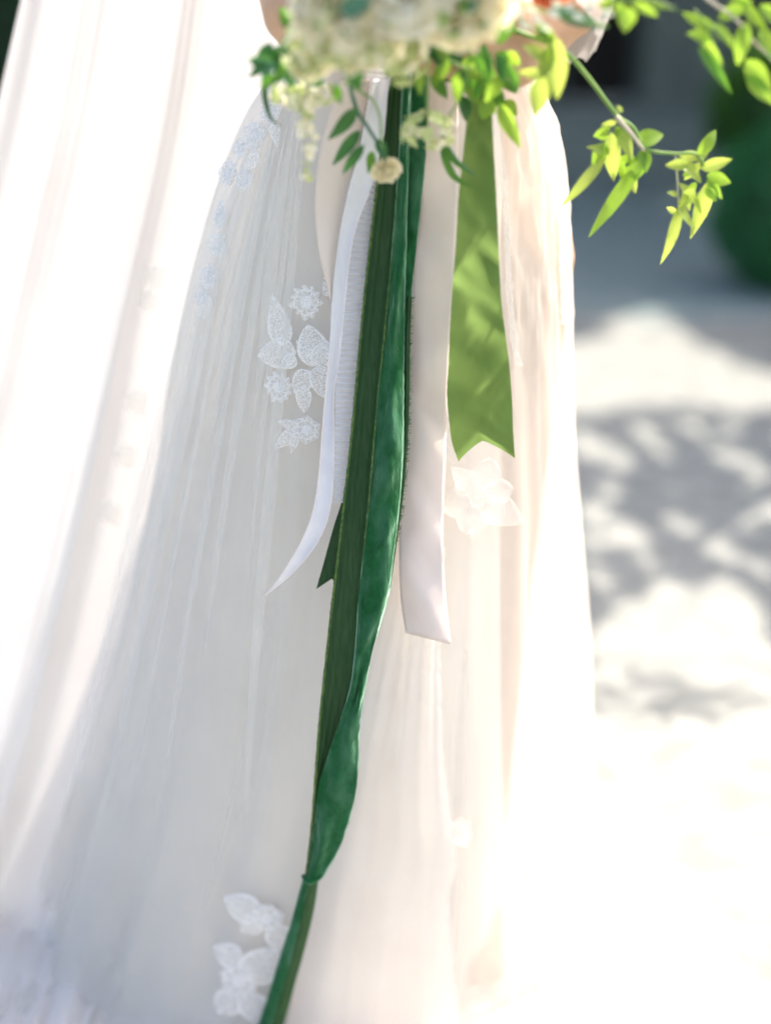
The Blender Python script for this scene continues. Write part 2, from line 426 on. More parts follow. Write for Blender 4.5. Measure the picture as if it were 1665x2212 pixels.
shade_tree('low spreading tree whose shade edges the sunlit gravel patch', (4.9, 8.3, 2.9),
    [(up(.75, 5.6, 3.2), (.7, .7, .3), 6000, 1), (up(1.45, 5.2, 3.2), (.6, .6, .3), 7000, 1), (up(2.3, 5.0, 3.2), (.7, .7, .3), 5000, 1), (up(1.2, 6.4, 3.2), (1., .7, .3), 6000, 1)], .10, 23, rule_far)
HOLES = [gp(*p)+(r,) for p, r in (((1327, 991), .05), ((1395, 946), .045), ((1547, 976), .05), ((1624, 1014), .045), ((1282, 1112), .045), ((1368, 1172), .05), ((1538, 1183), .05), ((1647, 1089), .055), ((1268, 965), .05),
    ((1583, 1311), .06), ((1545, 1325), .05), ((1402, 1224), .028), ((1440, 1375), .07), ((1390, 1390), .06), ((1300, 1420), .03), ((1700, 940), .05), ((1640, 1240), .03), ((1455, 1060), .022), ((1470, 1290), .025), ((1340, 1330), .025), ((1500, 1425), .05), ((1610, 1410), .05), ((1290, 1250), .03), ((1440, 990), .03), ((1490, 930), .03), ((1600, 1130), .035), ((1460, 1130), .03), ((1320, 1060), .03), ((1420, 1310), .04), ((1340, 1395), .05), ((1650, 1440), .06), ((1560, 1400), .06), ((1580, 930), .035), ((1270, 1180), .03))]
def rule_near(x, y):
    px, py = seen(x, y)
    if py < lerp_tab(BOT, px)+8*nz(px*.02, 4): return False
    for hx, hy, hr in HOLES:
        if (x-hx)**2+((y-hy)*.42)**2 < (hr*.9+.018)**2: return False
    lim = lerp_tab([(.3, 2.32), (.55, 2.28), (.7, 2.45), (1.2, 2.5), (2, 2.5)], x)
    return lim+.16*nz(x*4+3, 1)+.08*nz(x*11, 5) < y < 4.35 and x > .2
shade_tree('light airy tree dappling the gravel beside the dress', (4.2, 6.4, 2.6),
    [(up(.75, 3.75, 2.4), (.6, .45, .25), 9000, 1), (up(.62, 3.05, 2.4), (.55, .55, .25), 9000, 1), (up(1.25, 3.7, 2.4), (.65, .6, .25), 9000, 1),
     (up(1.15, 3.0, 2.4), (.6, .55, .25), 8000, 1)], .045, 22, rule_near)

# ---------------------------------------------------------------- the bride
def capsules(name, caps, mat, parent, voxel=.004, smooth=6):
    bm = bmesh.new()
    for p0, r0, p1, r1 in caps:
        b2 = bmesh.new()
        for p, r in ((p0, r0), (p1, r1)):
            bmesh.ops.create_icosphere(b2, subdivisions=2, radius=1, matrix=Matrix.Translation(p) @ Matrix.Diagonal((*(r if isinstance(r, tuple) else (r, r, r)), 1)))
        h = bmesh.ops.convex_hull(b2, input=b2.verts[:])
        bmesh.ops.delete(b2, geom=[g for g in h['geom_interior'] if isinstance(g, bmesh.types.BMVert)], context='VERTS')
        me = bpy.data.meshes.new('tmp'); b2.to_mesh(me); b2.free(); bm.from_mesh(me); bpy.data.meshes.remove(me)
    bmesh.ops.recalc_face_normals(bm, faces=bm.faces[:])
    me = bpy.data.meshes.new(name); bm.to_mesh(me); bm.free(); me.materials.append(mat)
    o = link(bpy.data.objects.new(name, me), parent)
    m = o.modifiers.new('remesh', 'REMESH'); m.mode = 'VOXEL'; m.voxel_size = voxel; m.use_smooth_shade = True
    s = o.modifiers.new('smooth', 'SMOOTH'); s.factor = .5; s.iterations = smooth
    return o
BX, BY = .035, 1.66
def bride():
    t = thing('person', 'bride standing in a white gown, one arm behind the bouquet, hand at its stems', 'person', (BX, BY, 0))
    c = []
    V3 = lambda x, y, z: Vector((BX+x, BY+y, z))
    # legs, pelvis, trunk, neck, head
    for s in (-1, 1):
        c += [(V3(.09*s, 0, .93), .088, V3(.085*s, -.01, .52), .055), (V3(.085*s, -.01, .52), .056, V3(.085*s, .02, .12), .034),
              (V3(.085*s, .03, .10), .034, V3(.09*s, -.09, .045), .026)]
    c += [(V3(-.05, 0, .95), (.12, .11, .10), V3(.05, 0, .95), (.12, .11, .10)), (V3(0, 0, .98), (.155, .11, .09), V3(0, 0, 1.12), (.118, .092, .06)),
          (V3(0, 0, 1.12), (.118, .092, .06), V3(0, .01, 1.32), (.15, .105, .08)), (V3(-.11, .02, 1.41), .055, V3(.11, .02, 1.41), .055),
          (V3(0, .02, 1.40), .06, V3(0, .01, 1.53), .048), (V3(0, -.005, 1.64), (.072, .088, .09), V3(0, -.02, 1.585), (.055, .07, .06)),
          (V3(0, -.095, 1.63), .012, V3(0, -.105, 1.605), .015), (V3(-.018, -.088, 1.573), .010, V3(.018, -.088, 1.573), .010),
          (V3(-.075, .0, 1.635), .012, V3(-.075, .005, 1.60), .010), (V3(.075, .0, 1.635), .012, V3(.075, .005, 1.60), .010)]
    for s in (-1, 1): c += [(V3(.06*s, -.07, 1.30), .055, V3(.06*s, -.075, 1.29), .055)]
    # her right arm: elbow at the left of the bouquet, forearm passing behind it
    sh = V3(-.165, .02, 1.40); el = W(655, 22, 1.45); wr = W(800, 30, 1.37)
    c += [(sh, .05, el, .039), (el+Vector((0, -.004, 0)), .038, wr, .027)]
    kn = W(905, 60, 1.355)
    c += [(wr, (.026, .018, .03), kn, (.022, .014, .038))]
    for k, dz in enumerate((.03, .01, -.01, -.03)):
        a = kn+Vector((0, 0, dz)); b = a+Vector((.038, .008, -.006)); d = b+Vector((.012, .03, -.004)); e = d+Vector((-.018, .012, 0))
        c += [(a, .0095, b, .0088), (b, .0088, d, .008), (d, .008, e, .007)]
    # her left arm: forearm comes in from the right, hand closed round the stems
    sh = V3(.165, .02, 1.40); el = W(1330, -190, 1.56); wr = W(1235, 18, 1.43)
    c += [(sh, .05, el, .040), (el, .039, wr, .027)]
    k0 = W(1085, 92, 1.375)
    c += [(wr, (.020, .020, .026), W(1170, 66, 1.405), (.022, .016, .036)), (W(1170, 66, 1.405), (.022, .017, .037), W(1105, 90, 1.38), (.02, .014, .040))]
    for k, (dy, ln) in enumerate(((-62, 46), (-22, 54), (20, 50), (58, 40))):
        a = W(1090+abs(dy)*.12, 92+dy, 1.372); b = W(1090-ln*1.7+abs(dy)*.1, 98+dy, 1.352)
        d = b+Vector((-.014, .024, -.003)); e = d+Vector((.014, .016, -.002))
        c += [(a, .0108, b, .0094), (b, .0094, d, .0085), (d, .0085, e, .0075)]
    c += [(W(1150, 110, 1.39), .020, W(1128, 158, 1.375), .0125)]                      # heel of the hand
    c += [(W(1175, 40, 1.42), .017, W(1105, 20, 1.43), .0105), (W(1105, 20, 1.43), .0105, W(1050, 30, 1.42), .009)]   # thumb
    body = capsules('body', c, M['skin'], t)
    # hair: swept to a low bun
    h = [(V3(0, .015, 1.665), (.082, .092, .082), V3(0, .03, 1.62), (.078, .07, .06)), (V3(0, .10, 1.59), .05, V3(0, .10, 1.56), .045)]
    capsules('hair', h, M['hair'], t, .006, 3)
    return t
bride()

# ---------------------------------------------------------------- the gown
FRONT = 1.464
DRESS = thing('wedding_dress', 'white layered tulle wedding gown with blush lining and lace flowers', 'dress', (BX, BY, 0))
def skirt_fn(Lt, Rt, grow, amp, freq, seed, py0, py1, Bt, ridge=False):
    """closed skirt: left/right outline as seen by the photographer, front near FRONT"""
    def f(u, v):
        py = py0+(py1-py0)*v
        b = lerp_tab(Bt, py)+grow
        Yc = FRONT+b-grow
        l = W(smooth_tab(Lt, py), py, Yc); r = W(smooth_tab(Rt, py), py, Yc)
        a = (r.x-l.x)/2+grow; xc = (r.x+l.x)/2
        ph = 2*math.pi*u
        A = lerp_tab(amp, py)
        cx, cy = math.cos(ph)*freq, math.sin(ph)*freq
        n1 = nz(cx+seed, cy, py*.0006); n2 = nz(cx*2.3+seed, cy*2.3, py*.0009+5)
        if ridge: n1 = .5-math.sqrt(n1*n1+.02)*2.2; n2 *= .3
        rr = 1+A*(n1+.5*n2)
        if ridge and math.cos(ph) < .1: rr += .016*min(1, max(0, (900-py)/300))*(nz(cx*3+seed, cy*3, py*.010)+.6*nz(cx*5, cy*5, py*.028))*min(1, max(0, (py-60)/120))*(.1-math.cos(ph))
        q = Vector((xc-math.cos(ph)*a*rr, Yc-math.sin(ph)*b*rr, l.z))
        zg = .008+grow*.5+.012*abs(nz(cx*2, cy*2, 7))
        if q.z < zg:      # the hem spills forward over the gravel
            d = q-CAMP; q = CAMP+d*((zg-CAM_H)/d.z)
        return q
    return f
BT = [(-200, .105), (0, .105), (120, .12), (300, .16), (700, .19), (1200, .23), (2212, .30), (2400, .31)]
LIN_R = [(-500, 985), (-300, 1000), (-60, 1000), (60, 1010), (150, 1040), (300, 1085), (520, 1095), (800, 1095), (1100, 1095), (1500, 1100), (1900, 1112), (2212, 1150), (2400, 1180)]
LIN_L = [(-500, 665), (-300, 655), (-60, 680), (60, 675), (150, 640), (240, 605), (400, 565), (700, 500), (1000, 460), (1300, 400), (1600, 330), (1900, 235), (2212, 100), (2400, 20)]
TUL_R = [(-500, 990), (-300, 1010), (-60, 1020), (60, 1050), (130, 1108), (180, 1140), (290, 1185), (520, 1208), (800, 1216), (1100, 1230), (1500, 1248), (1900, 1256), (2212, 1290), (2400, 1320)]
TUL_L = [(-500, 660), (-300, 650), (-60, 672), (60, 665), (150, 620), (240, 560), (400, 495), (700, 415), (1000, 365), (1300, 300), (1600, 215), (1900, 105), (2212, -40), (2400, -130)]
f_lin = skirt_fn(LIN_L, LIN_R, 0.0, [(-200, .0), (150, .008), (700, .04), (2300, .085)], 3.0, 3.0, -500, 2330, BT)
v, f, uv = grid(f_lin, 220, 110, True)
lining = mesh_obj('lining', v, f, M['lining'], DRESS, uvs=uv)
f_t1 = skirt_fn(TUL_L, TUL_R, 0.012, [(-200, .0), (120, .01), (400, .035), (1200, .06), (2300, .085)], 5.0, 9.0, 40, 2340, BT, True)
v, f, uv = grid(f_t1, 420, 120, True)
tul1 = mesh_obj('tulle_layer', v, f, M['tulle_b'], DRESS, uvs=uv)
f_t2 = skirt_fn([(a, b+(30 if a > 200 else 0)) for a, b in TUL_L], [(a, b-(22 if a > 200 else 0)) for a, b in TUL_R], 0.008, [(-200, .0), (120, .008), (400, .05), (1200, .06), (2300, .07)], 6.5, 33.0, 60, 2335, BT, True)
v, f, uv = grid(f_t2, 520, 120, True)
tul2 = mesh_obj('tulle_layer', v, f, M['tulle'], DRESS, uvs=uv)
bv = BVHTree.FromPolygons([Vector(x.co) for x in tul1.data.vertices], [tuple(p.vertices) for p in tul1.data.polygons])
f_sm = skirt_fn(TUL_L, TUL_R, 0.012, [(0, .008)], 1.2, 9.0, 40, 2340, BT)
_v, _f, _u = grid(f_sm, 160, 60, True)
bv = BVHTree.FromPolygons(_v, _f)
def on_skirt(px, py, off=.019):
    d = ray(px, py); h, n, i, dist = bv.ray_cast(CAMP, d)
    if h is None:
        return W(px, py, FRONT+.2), Vector((.6, -.8, 0)).normalized()
    if n.dot(d) > 0: n = -n
    n = (n + Vector((0, -.6, .1))).normalized()
    return h-d*off, n

# lace
def petal_data(name, L, w, mat, tip=.5, rim=.00035, thick=.0003, nseg=8, veins=0):
    """one embroidered petal or leaf, lying in x-y, base at the origin, raised rim"""
    outl = []
    for i in range(nseg+1):
        t = i/nseg
        h = w*(math.sin(math.pi*min(1, t**.75))**.7)*(1-tip*t*.35)
        outl.append((t*L, h))
    V, Fc = [], []
    rows = [-1, -.78, 0, .78, 1]
    for (x, h) in outl:
        for r in rows:
            z = thick+(rim if abs(r) == .78 else 0)+(.3*rim if r == 0 else 0)
            if abs(r) == 1: z = 0
            V.append(Vector((x, h*r, z)))
    m = len(rows)
    for i in range(nseg):
        for k in range(m-1):
            a = i*m+k; Fc.append((a, a+m, a+m+1, a+1))
    me = bpy.data.meshes.new(name); me.from_pydata(V, [], Fc); me.materials.append(mat)
    if mat is M['lace']:
        me.materials.append(M['net']); me.polygons.foreach_set('material_index', [0 if (q % (m-1)) in (0, m-2) or (q//(m-1)) in (0, nseg-1) else 1 for q in range(len(Fc))])
    me.polygons.foreach_set('use_smooth', [True]*len(me.polygons)); me.update()
    return me
def frame_at(p, n, ang, scale=1.0):
    n = n.normalized(); rx = Vector((1, 0, 0)); x = (rx-n*rx.dot(n)).normalized(); y = n.cross(x)
    X = x*math.cos(ang)+y*math.sin(ang); Y = n.cross(X)
    m = Matrix((X, Y, n)).transposed().to_4x4()
    return Matrix.Translation(p) @ m @ Matrix.Diagonal((scale, scale, scale, 1))
U = 1.47/FP     # metres per picture unit near the gown
PET = petal_data('lace_petal', 24*U, 8.8*U, M['lace'], .1)
PETB = petal_data('lace_round_petal', 26*U, 17*U, M['lace'], .0)
LEAFM = petal_data('lace_leaf', 100*U, 27*U, M['lace'], 1.6, nseg=10)
LEAFW = petal_data('lace_broad_petal', 80*U, 34*U, M['lace'], .2, nseg=10)
LEAFB = petal_data('lace_ivory_leaf', 100*U, 30*U, M['lace_b'], 1.4, nseg=10)
PETI = petal_data('lace_ivory_petal', 40*U, 22*U, M['lace_b'], 0)
def disc(r, mat, name):
    bm = bmesh.new(); bmesh.ops.create_uvsphere(bm, u_segments=14, v_segments=8, radius=r)
    for q in bm.verts:
        q.co.z *= .12
        d = math.hypot(q.co.x, q.co.y)/r
        if q.co.z > 0 and d < .4: q.co.z -= .06*r
    me = bpy.data.meshes.new(name); bm.to_mesh(me); bm.free(); me.materials.append(mat)
    me.polygons.foreach_set('use_smooth', [True]*len(me.polygons)); return me
PETV = petal_data('lace_veil_petal', 40*U, 22*U, M['tulle'], 0)
DISCV = disc(15*U, M['tulle'], 'lace_veil_centre')
DISC = disc(15*U, M['lace'], 'lace_centre'); DISCB = disc(15*U, M['lace_b'], 'lace_ivory_centre')
def dress_part(name, me, mat4, parent=DRESS):
    o = bpy.data.objects.new(name, me.copy()); link(o, parent)
    o.data.transform(mat4)      # parts keep the thing's own frame
    return o
def lace_flower(px, py, r=40, n=11, pet=PET, dsc=DISC, surf=on_skirt, parent=DRESS, rot=0.0, inner=True):
    p, nn = surf(px, py); k = r/40
    c = dress_part('lace_flower', dsc, frame_at(p, nn, rot, k), parent)
    for i in range(n):
        a = rot+2*math.pi*i/n
        a += random.uniform(-.07, .07)
        data_obj('petal', pet, frame_at(p+(nn*.0004*(i % 2)), nn, a, k*random.uniform(.9, 1.1)) @ Matrix.Translation((13*U, 0, 0)), c)
    return c
def lace_leaf(bx, by, tx, ty, me=LEAFM, L0=100, surf=on_skirt, parent=DRESS, wid=1.0):
    p, nn = surf(bx, by); q, n2 = surf(tx, ty)
    X = (q-p); L = X.length; X.normalize(); n = (nn+n2).normalized(); n = (n-X*n.dot(X)).normalized(); Y = n.cross(X)
    m = Matrix.Translation(p) @ Matrix((X, Y, n)).transposed().to_4x4() @ Matrix.Diagonal((L/(L0*U), wid*L/(L0*U), 1, 1))
    return dress_part('lace_leaf', me, m, parent)
lace_flower(661, 652, 41, 11); lace_flower(603, 836, 38, 11, rot=.2)
lace_leaf(612, 748, 588, 632, LEAFM, 100, wid=1.1)
for tx, ty, w in ((664, 700, .95), (708, 735, .9), (640, 735, .6), (716, 800, .8), (700, 860, .8)): lace_leaf(684, 790, tx, ty, LEAFW, 80, wid=w)
lace_leaf(640, 760, 556, 768, LEAFW, 80, wid=.85); lace_leaf(640, 772, 606, 792, LEAFW, 80, wid=.9)
lace_leaf(668, 800, 636, 850, LEAFW, 80, wid=.9); lace_leaf(655, 832, 657, 892, LEAFW, 80, wid=.7)
lace_flower(662, 928, 34, 6, PETB, rot=.4)
lace_leaf(640, 922, 596, 908); lace_leaf(640, 930, 590, 970); lace_leaf(640, 940, 628, 980)
lace_leaf(706, 640, 700, 598, LEAFM, 100, wid=.8)
# lower left cluster
lace_flower(575, 1985, 46, 7, PETB, rot=.3); lace_leaf(560, 1980, 484, 1940, LEAFW, 80, wid=1.0); lace_leaf(560, 1990, 520, 2012, LEAFW, 80, wid=1.2); lace_leaf(590, 2000, 620, 2060, LEAFW, 80)
lace_flower(515, 2120, 54, 7, PETB, rot=.1); lace_leaf(520, 2080, 462, 2045, LEAFW, 80, wid=1.1); lace_leaf(530, 2120, 600, 2050, LEAFW, 80, wid=.9)
lace_leaf(510, 2150, 470, 2190, LEAFW, 80, wid=1.2); lace_leaf(530, 2150, 575, 2215, LEAFW, 80, wid=1.0)
# left hip flowers
for x, y, r in ((548, 292, 36), (520, 318, 26), (492, 372, 34), (528, 388, 26), (475, 470, 26), (470, 530, 30), (450, 600, 30), (436, 640, 24), (585, 240, 30)):
    lace_flower(x, y, r, 8, PETB, rot=random.random())
for a in ((560, 330, 520, 372), (480, 430, 466, 490), (460, 570, 448, 640), (455, 640, 420, 700), (590, 260, 600, 320)): lace_leaf(*a, LEAFM, 100, wid=1.0)
# right side lace and the big blurred blossom below the silk ribbon
lace_flower(1035, 1075, 66, 6, PETI, DISCB, rot=.2); lace_leaf(1030, 1060, 975, 1010, LEAFB, 100, wid=1.3); lace_leaf(1040, 1100, 1020, 1165, LEAFB, 100, wid=1.4); lace_leaf(1060, 1090, 1130, 1130, LEAFB, 100, wid=1.2)
lace_flower(990, 1795, 30, 6, PETI, DISCB, rot=.5); lace_leaf(985, 1790, 1010, 1830, LEAFB, 100, wid=1.6)
def trim(pts, w, name='lace_trim'):
    ty = [(p[1], p[0]) for p in pts]
    def f(u, v):
        py = pts[0][1]+(pts[-1][1]-pts[0][1])*v; c = smooth_tab(ty, py)
        h = w*(.6+.9*abs(nz(py*.035, w))+.5*abs(nz(py*.11, 3)))
        p, n = on_skirt(c+(u-.5)*h*(1.2 if u > .5 else .7), py, .012)
        return p+Vector((0, -.0015*abs(nz(u*4, py*.08)), 0))
    v, fc, uv = grid(f, 6, 130); return mesh_obj(name, v, fc, M['lace_b'], DRESS, uvs=uv)
trim([(1066, 240), (1080, 340), (1092, 470), (1096, 600), (1104, 700), (1118, 790)], 20)
trim([(1165, 230), (1192, 330), (1208, 450), (1214, 560), (1218, 700)], 18)
trim([(962, 880), (966, 960), (985, 1040)], 14)
# loose overskirt panel with a torn lace edge
def panel(u, v):
    py = 1180+(2330-1180)*v
    xr = smooth_tab([(1180, 962), (1400, 950), (1500, 953), (1620, 956), (1760, 972), (1850, 985), (1950, 968), (2212, 988), (2330, 1000)], py) + (4*nz(py*.045)+3*nz(py*.11))
    xl = smooth_tab([(1180, 860), (1400, 800), (1800, 700), (2330, 600)], py)
    px = xl+(xr-xl)*u
    p, n = on_skirt(px, py, .017)
    return p + Vector((0, -.004*math.sin(u*19+py*.002)*min(1, v*4)-.003*u, 0))
v, f, uv = grid(panel, 46, 150)
mesh_obj('overskirt_panel', v, f, M['panel'], DRESS, uvs=uv)
trim([(950, 1400), (953, 1500), (956, 1620), (972, 1760), (985, 1850), (968, 1950), (988, 2212)], 9)
# gathers of sheer tulle falling from the left of the waist
rt = random.Random(5)
for k in range(10):
    x0 = 668-k*11; x1 = 545-k*38+rt.uniform(-12, 12); w0 = rt.uniform(7, 12); w1 = rt.uniform(12, 50); e = rt.uniform(800, 1900); s0 = 225+k*7
    def strip(u, v, x0=x0, x1=x1, w0=w0, w1=w1, k=k, e=e, s0=s0):
        py = s0+(e-s0)*v
        c = x0+(x1-x0)*(((py-220)/1300)**.8)+8*nz(v*2, k); w = (w0+(w1-w0)*v)*max(.02, min(1, (1-v)*2.2, v*6+.2))
        px = c+(u-.5)*w
        p, n = on_skirt(px, py, .017)
        return p+Vector((0, -.25*w*U*math.sin(math.pi*u)*max(0, math.sin(math.pi*min(1, .04+v*1.02)))**.5, 0))
    v, f, uv = grid(strip, 8, 40)
    mesh_obj('tulle_gather', v, f, M['tulle'], DRESS, uvs=uv)

# ---------------------------------------------------------------- the veil
VEIL = thing('veil', 'long sheer white veil, sunlit from behind, trailing down the left', 'veil', (-.35, 1.72, 0))
VL = [(-520, 330), (-200, 95), (0, 45), (200, 0), (400, -50), (900, -180), (1500, -330), (2212, -560), (2500, -640)]
VR = [(-520, 700), (-200, 690), (0, 690), (300, 660), (600, 600), (1000, 530), (1500, 420), (1700, 370), (1900, 300), (2212, 190), (2500, 90)]
def veil_fn(off, seed, amp):
    def f(u, v):
        py = -520+v*(2480+520)
        px = smooth_tab(VL, py)+(smooth_tab(VR, py)-smooth_tab(VL, py))*u
        Y = 1.90-.19*u-.36*max(0, v-.25)**2+off
        A = amp*(.5+.7*v)
        g = u*7+seed+.25*nz(v*2+seed, u)
        Y += A*(1.6*nz(g*.8, v*.5)+.6*nz(g*2.1, v*.9+4)+.12*nz(g*6, v*.9))
        p = W(px, py, Y)
        zg = .02+.03*abs(nz(g*1.3, v*3))
        if p.z < zg:
            r = ray(px, py); t_ = (zg-CAM_H)/r.z; p = CAMP+r*t_
            q = min(1, (py-1900)/300); p.z += .012*nz(p.x*14, p.y*10)
        return p
    return f
veil_f = veil_fn(0, 2, .035)
v, f, uv = grid(veil_f, 200, 110)
veil1 = mesh_obj('veil_layer', v, f, M['veil'], VEIL, uvs=uv)
bvv = BVHTree.FromPolygons([Vector(x.co) for x in veil1.data.vertices], [tuple(p.vertices) for p in veil1.data.polygons])
def on_veil(px, py, off=.004):
    d = ray(px, py); h, n, i, dist = bvv.ray_cast(CAMP, d)
    if h is None: return W(px, py, 1.6), Vector((0, -1, 0))
    if n.dot(d) > 0: n = -n
    return h-d*off, (n+Vector((0, -.8, 0))).normalized()
for x, y, r in ((335, 600, 30), (322, 650, 24), (300, 870, 32), (275, 985, 30), (240, 1110, 30), (185, 1700, 30)):
    lace_flower(x, y, r, 7, PETV, DISCV, on_veil, VEIL, rot=random.random())

# ---------------------------------------------------------------- ribbons
def ribbon_mesh(name, L, Rr, Yt, mat, parent, nu=12, nv=140, bow=0.0, thick=.0005, wr=0.0, end=None, start=None, dY=(0, 0), edge_noise=0.0, wscale=1.0, seed=0.0, rib=0, crease=0, diag=0):
    """L, Rr: left and right edge as seen (x, y); Yt: distance by y; bow: belly towards the camera"""
    def path(T):
        n = len(T)-1
        return lambda s: (smooth_tab([(i, p[0]) for i, p in enumerate(T)], s*n), smooth_tab([(i, p[1]) for i, p in enumerate(T)], s*n))
    # reparametrise by y so both edges run together
    def bylen(T):
        acc = [0]
        for a, b in zip(T, T[1:]): acc.append(acc[-1]+math.hypot(a[0]-b[0], a[1]-b[1]))
        tx = [(s/acc[-1], p[0]) for s, p in zip(acc, T)]; ty = [(s/acc[-1], p[1]) for s, p in zip(acc, T)]
        return lambda s: (smooth_tab(tx, s), smooth_tab(ty, s))
    pl, pr = bylen(L), bylen(Rr)
    def f(u, v):
        s = v if end is None else v*(1-(1-end(u))*v**6)
        (x0, y0), (x1, y1) = pl(s), pr(s)
        if edge_noise:
            x0 += edge_noise*nz(v*90+seed, 1); x1 += edge_noise*nz(v*90+seed, 9)
        px = x0+(x1-x0)*u; py = y0+(y1-y0)*u
        Y = smooth_tab(Yt, py)+dY[0]*(1-u)+dY[1]*u - bow*math.sin(math.pi*u)
        if wr:
            Y += wr*(nz(u*2.2*wscale+v*7+seed, v*9*wscale)+.6*nz(u*3*wscale-v*12+seed, v*16*wscale))
        if diag: Y += -diag*max(0, 1-abs(nz(u*.9+v*13+seed, 3.3))*3.2)*math.sin(math.pi*u)**.5
        if crease: Y += crease*(math.sin(u*9.4+1)+.5*math.sin(u*17))
        if rib: Y += -.0005*math.sin(v*rib*2*math.pi)
        return W(px, py, Y)
    v, fc, uv = grid(f, nu, nv)
    o = mesh_obj(name, v, fc, mat, parent, uvs=uv)
    if thick: solidify(o, thick)
    return o
def fringe(name, T, Yt, mat, parent, n, ln, side, seed, ang=0.0):
    rng = random.Random(seed); V, Fc = [], []
    acc = [0]
    for a, b in zip(T, T[1:]): acc.append(acc[-1]+math.hypot(a[0]-b[0], a[1]-b[1]))
    tx = [(s/acc[-1], p[0]) for s, p in zip(acc, T)]; ty = [(s/acc[-1], p[1]) for s, p in zip(acc, T)]
    for i in range(n):
        s = rng.random(); x = smooth_tab(tx, s); y = smooth_tab(ty, s)
        l = ln*rng.uniform(.4, 1.2); a = ang+rng.gauss(0, .45)
        Y = smooth_tab(Yt, y)
        p0 = W(x-side*1.0, y, Y); p1 = W(x+side*l*.6*math.cos(a), y-l*.6*math.sin(a), Y+rng.gauss(0, .0015)); p2 = W(x+side*l*math.cos(a+.3), y-l*math.sin(a+.5), Y+rng.gauss(0, .003))
        w = .00024
        b = len(V)
        up_ = Vector((0, 0, w))
        V += [p0-up_, p0+up_, p1-up_, p1+up_, p2]
        Fc += [(b, b+2, b+3, b+1), (b+2, b+4, b+3)]
    o = mesh_obj(name, V, Fc, mat, parent, smooth=False); tag(o, kind='stuff'); return o

YV = [(60, 1.405), (150, 1.418), (500, 1.424), (800, 1.408), (1106, 1.387), (1500, 1.366), (1700, 1.366), (1900, 1.385), (2212, 1.412), (2400, 1.415)]
def sh(T, d): return [(a, b+d) for a, b in T]
def ribbon(name, label, cat, top): return thing(name, label, cat, top, 'ribbons trailing from the bouquet')
# long folded velvet ribbon
rv = ribbon('velvet_ribbon', 'longest deep green velvet ribbon folded lengthwise, trailing from bouquet to hem', 'ribbon', W(860, 120, 1.41))
L1 = [(858, 90), (846, 160), (831, 250), (815, 390), (800, 520), (785, 660), (770, 820), (757, 960), (742, 1090), (726, 1230), (712, 1350), (700, 1460), (690, 1560), (683, 1650), (678, 1720), (668, 1830), (658, 1905)]
FOLD = [(876, 90), (870, 160), (864, 300), (857, 420), (847, 540), (837, 640), (827, 740), (816, 850), (804, 980), (795, 1090), (784, 1200), (774, 1310), (768, 1400), (757, 1490), (737, 1570), (712, 1650), (692, 1720), (684, 1830), (676, 1905)]
ribbon_mesh('satin_back', L1, FOLD, sh(YV, .004), M['satin_back'], rv, 24, 200, crease=.0011, bow=-.004, edge_noise=1.5, wr=.0015, wscale=.35, seed=4)
VL_ = [(874, 90), (869, 160), (863, 300), (856, 420), (846, 545), (837, 640), (827, 740), (816, 850), (804, 980), (795, 1090), (784, 1200), (773, 1310), (767, 1400), (755, 1490), (733, 1560), (706, 1640), (686, 1705), (680, 1770), (670, 1830), (659, 1905)]
VR_ = [(892, 90), (889, 160), (884, 300), (880, 420), (877, 560), (874, 640), (873, 740), (872, 850), (871, 980), (862, 1100), (850, 1200), (838, 1290), (806, 1400), (788, 1490), (777, 1570), (774, 1650), (768, 1715), (752, 1780), (730, 1840), (698, 1895)]
ribbon_mesh('velvet_pile', VL_, VR_, YV, M['velvet'], rv, 20, 260, bow=.008, diag=.004, wr=.006, wscale=1.0, seed=2, edge_noise=1.2)
E1 = [(x+1, y) for x, y in FOLD if 300 < y < 1300]
ribbon_mesh('fold_edge', [(x-1.5, y) for x, y in E1], [(x+1.5+1.5*math.sin(y*.02), y) for x, y in E1], sh(YV, -.003), M['edge'], rv, 3, 120, edge_noise=1.0, seed=7, thick=.0004)
ribbon_mesh('selvedge', [(x-2, y) for x, y in L1[2:]], [(x+3, y) for x, y in L1[2:]], sh(YV, -.001), M['edge'], rv, 2, 160, edge_noise=1.6, seed=8, thick=.0004)
fringe('frayed_threads', L1[2:15], YV, M['thread'], rv, 900, 4.5, -1, 31)
# twist and lower tail of the same ribbon
def knot():
    p = [W(653, 1892, 1.384), W(668, 1904, 1.376), W(690, 1893, 1.380), W(706, 1878, 1.388)]
    v, f = tube(p, [.002, .0042, .004, .0012], 10); o = mesh_obj('twist', v, f, M['velvet'], rv); return o
knot()
TL = [(654, 1898), (632, 1980), (606, 2060), (585, 2130), (558, 2212), (520, 2320)]; TM = [(668, 1900), (652, 1980), (632, 2060), (612, 2130), (588, 2212), (552, 2320)]; TR = [(688, 1898), (679, 1960), (662, 2035), (640, 2115), (613, 2212), (582, 2320)]
ribbon_mesh('velvet_tail', TL, TM, sh(YV, .008), M['velvet'], rv, 8, 60, bow=.003, wr=.0015, seed=6, dY=(.006, 0))
ribbon_mesh('satin_tail', TM, TR, sh(YV, .008), M['satin_back'], rv, 8, 60, bow=.002, wr=.001, seed=12, dY=(0, .004))
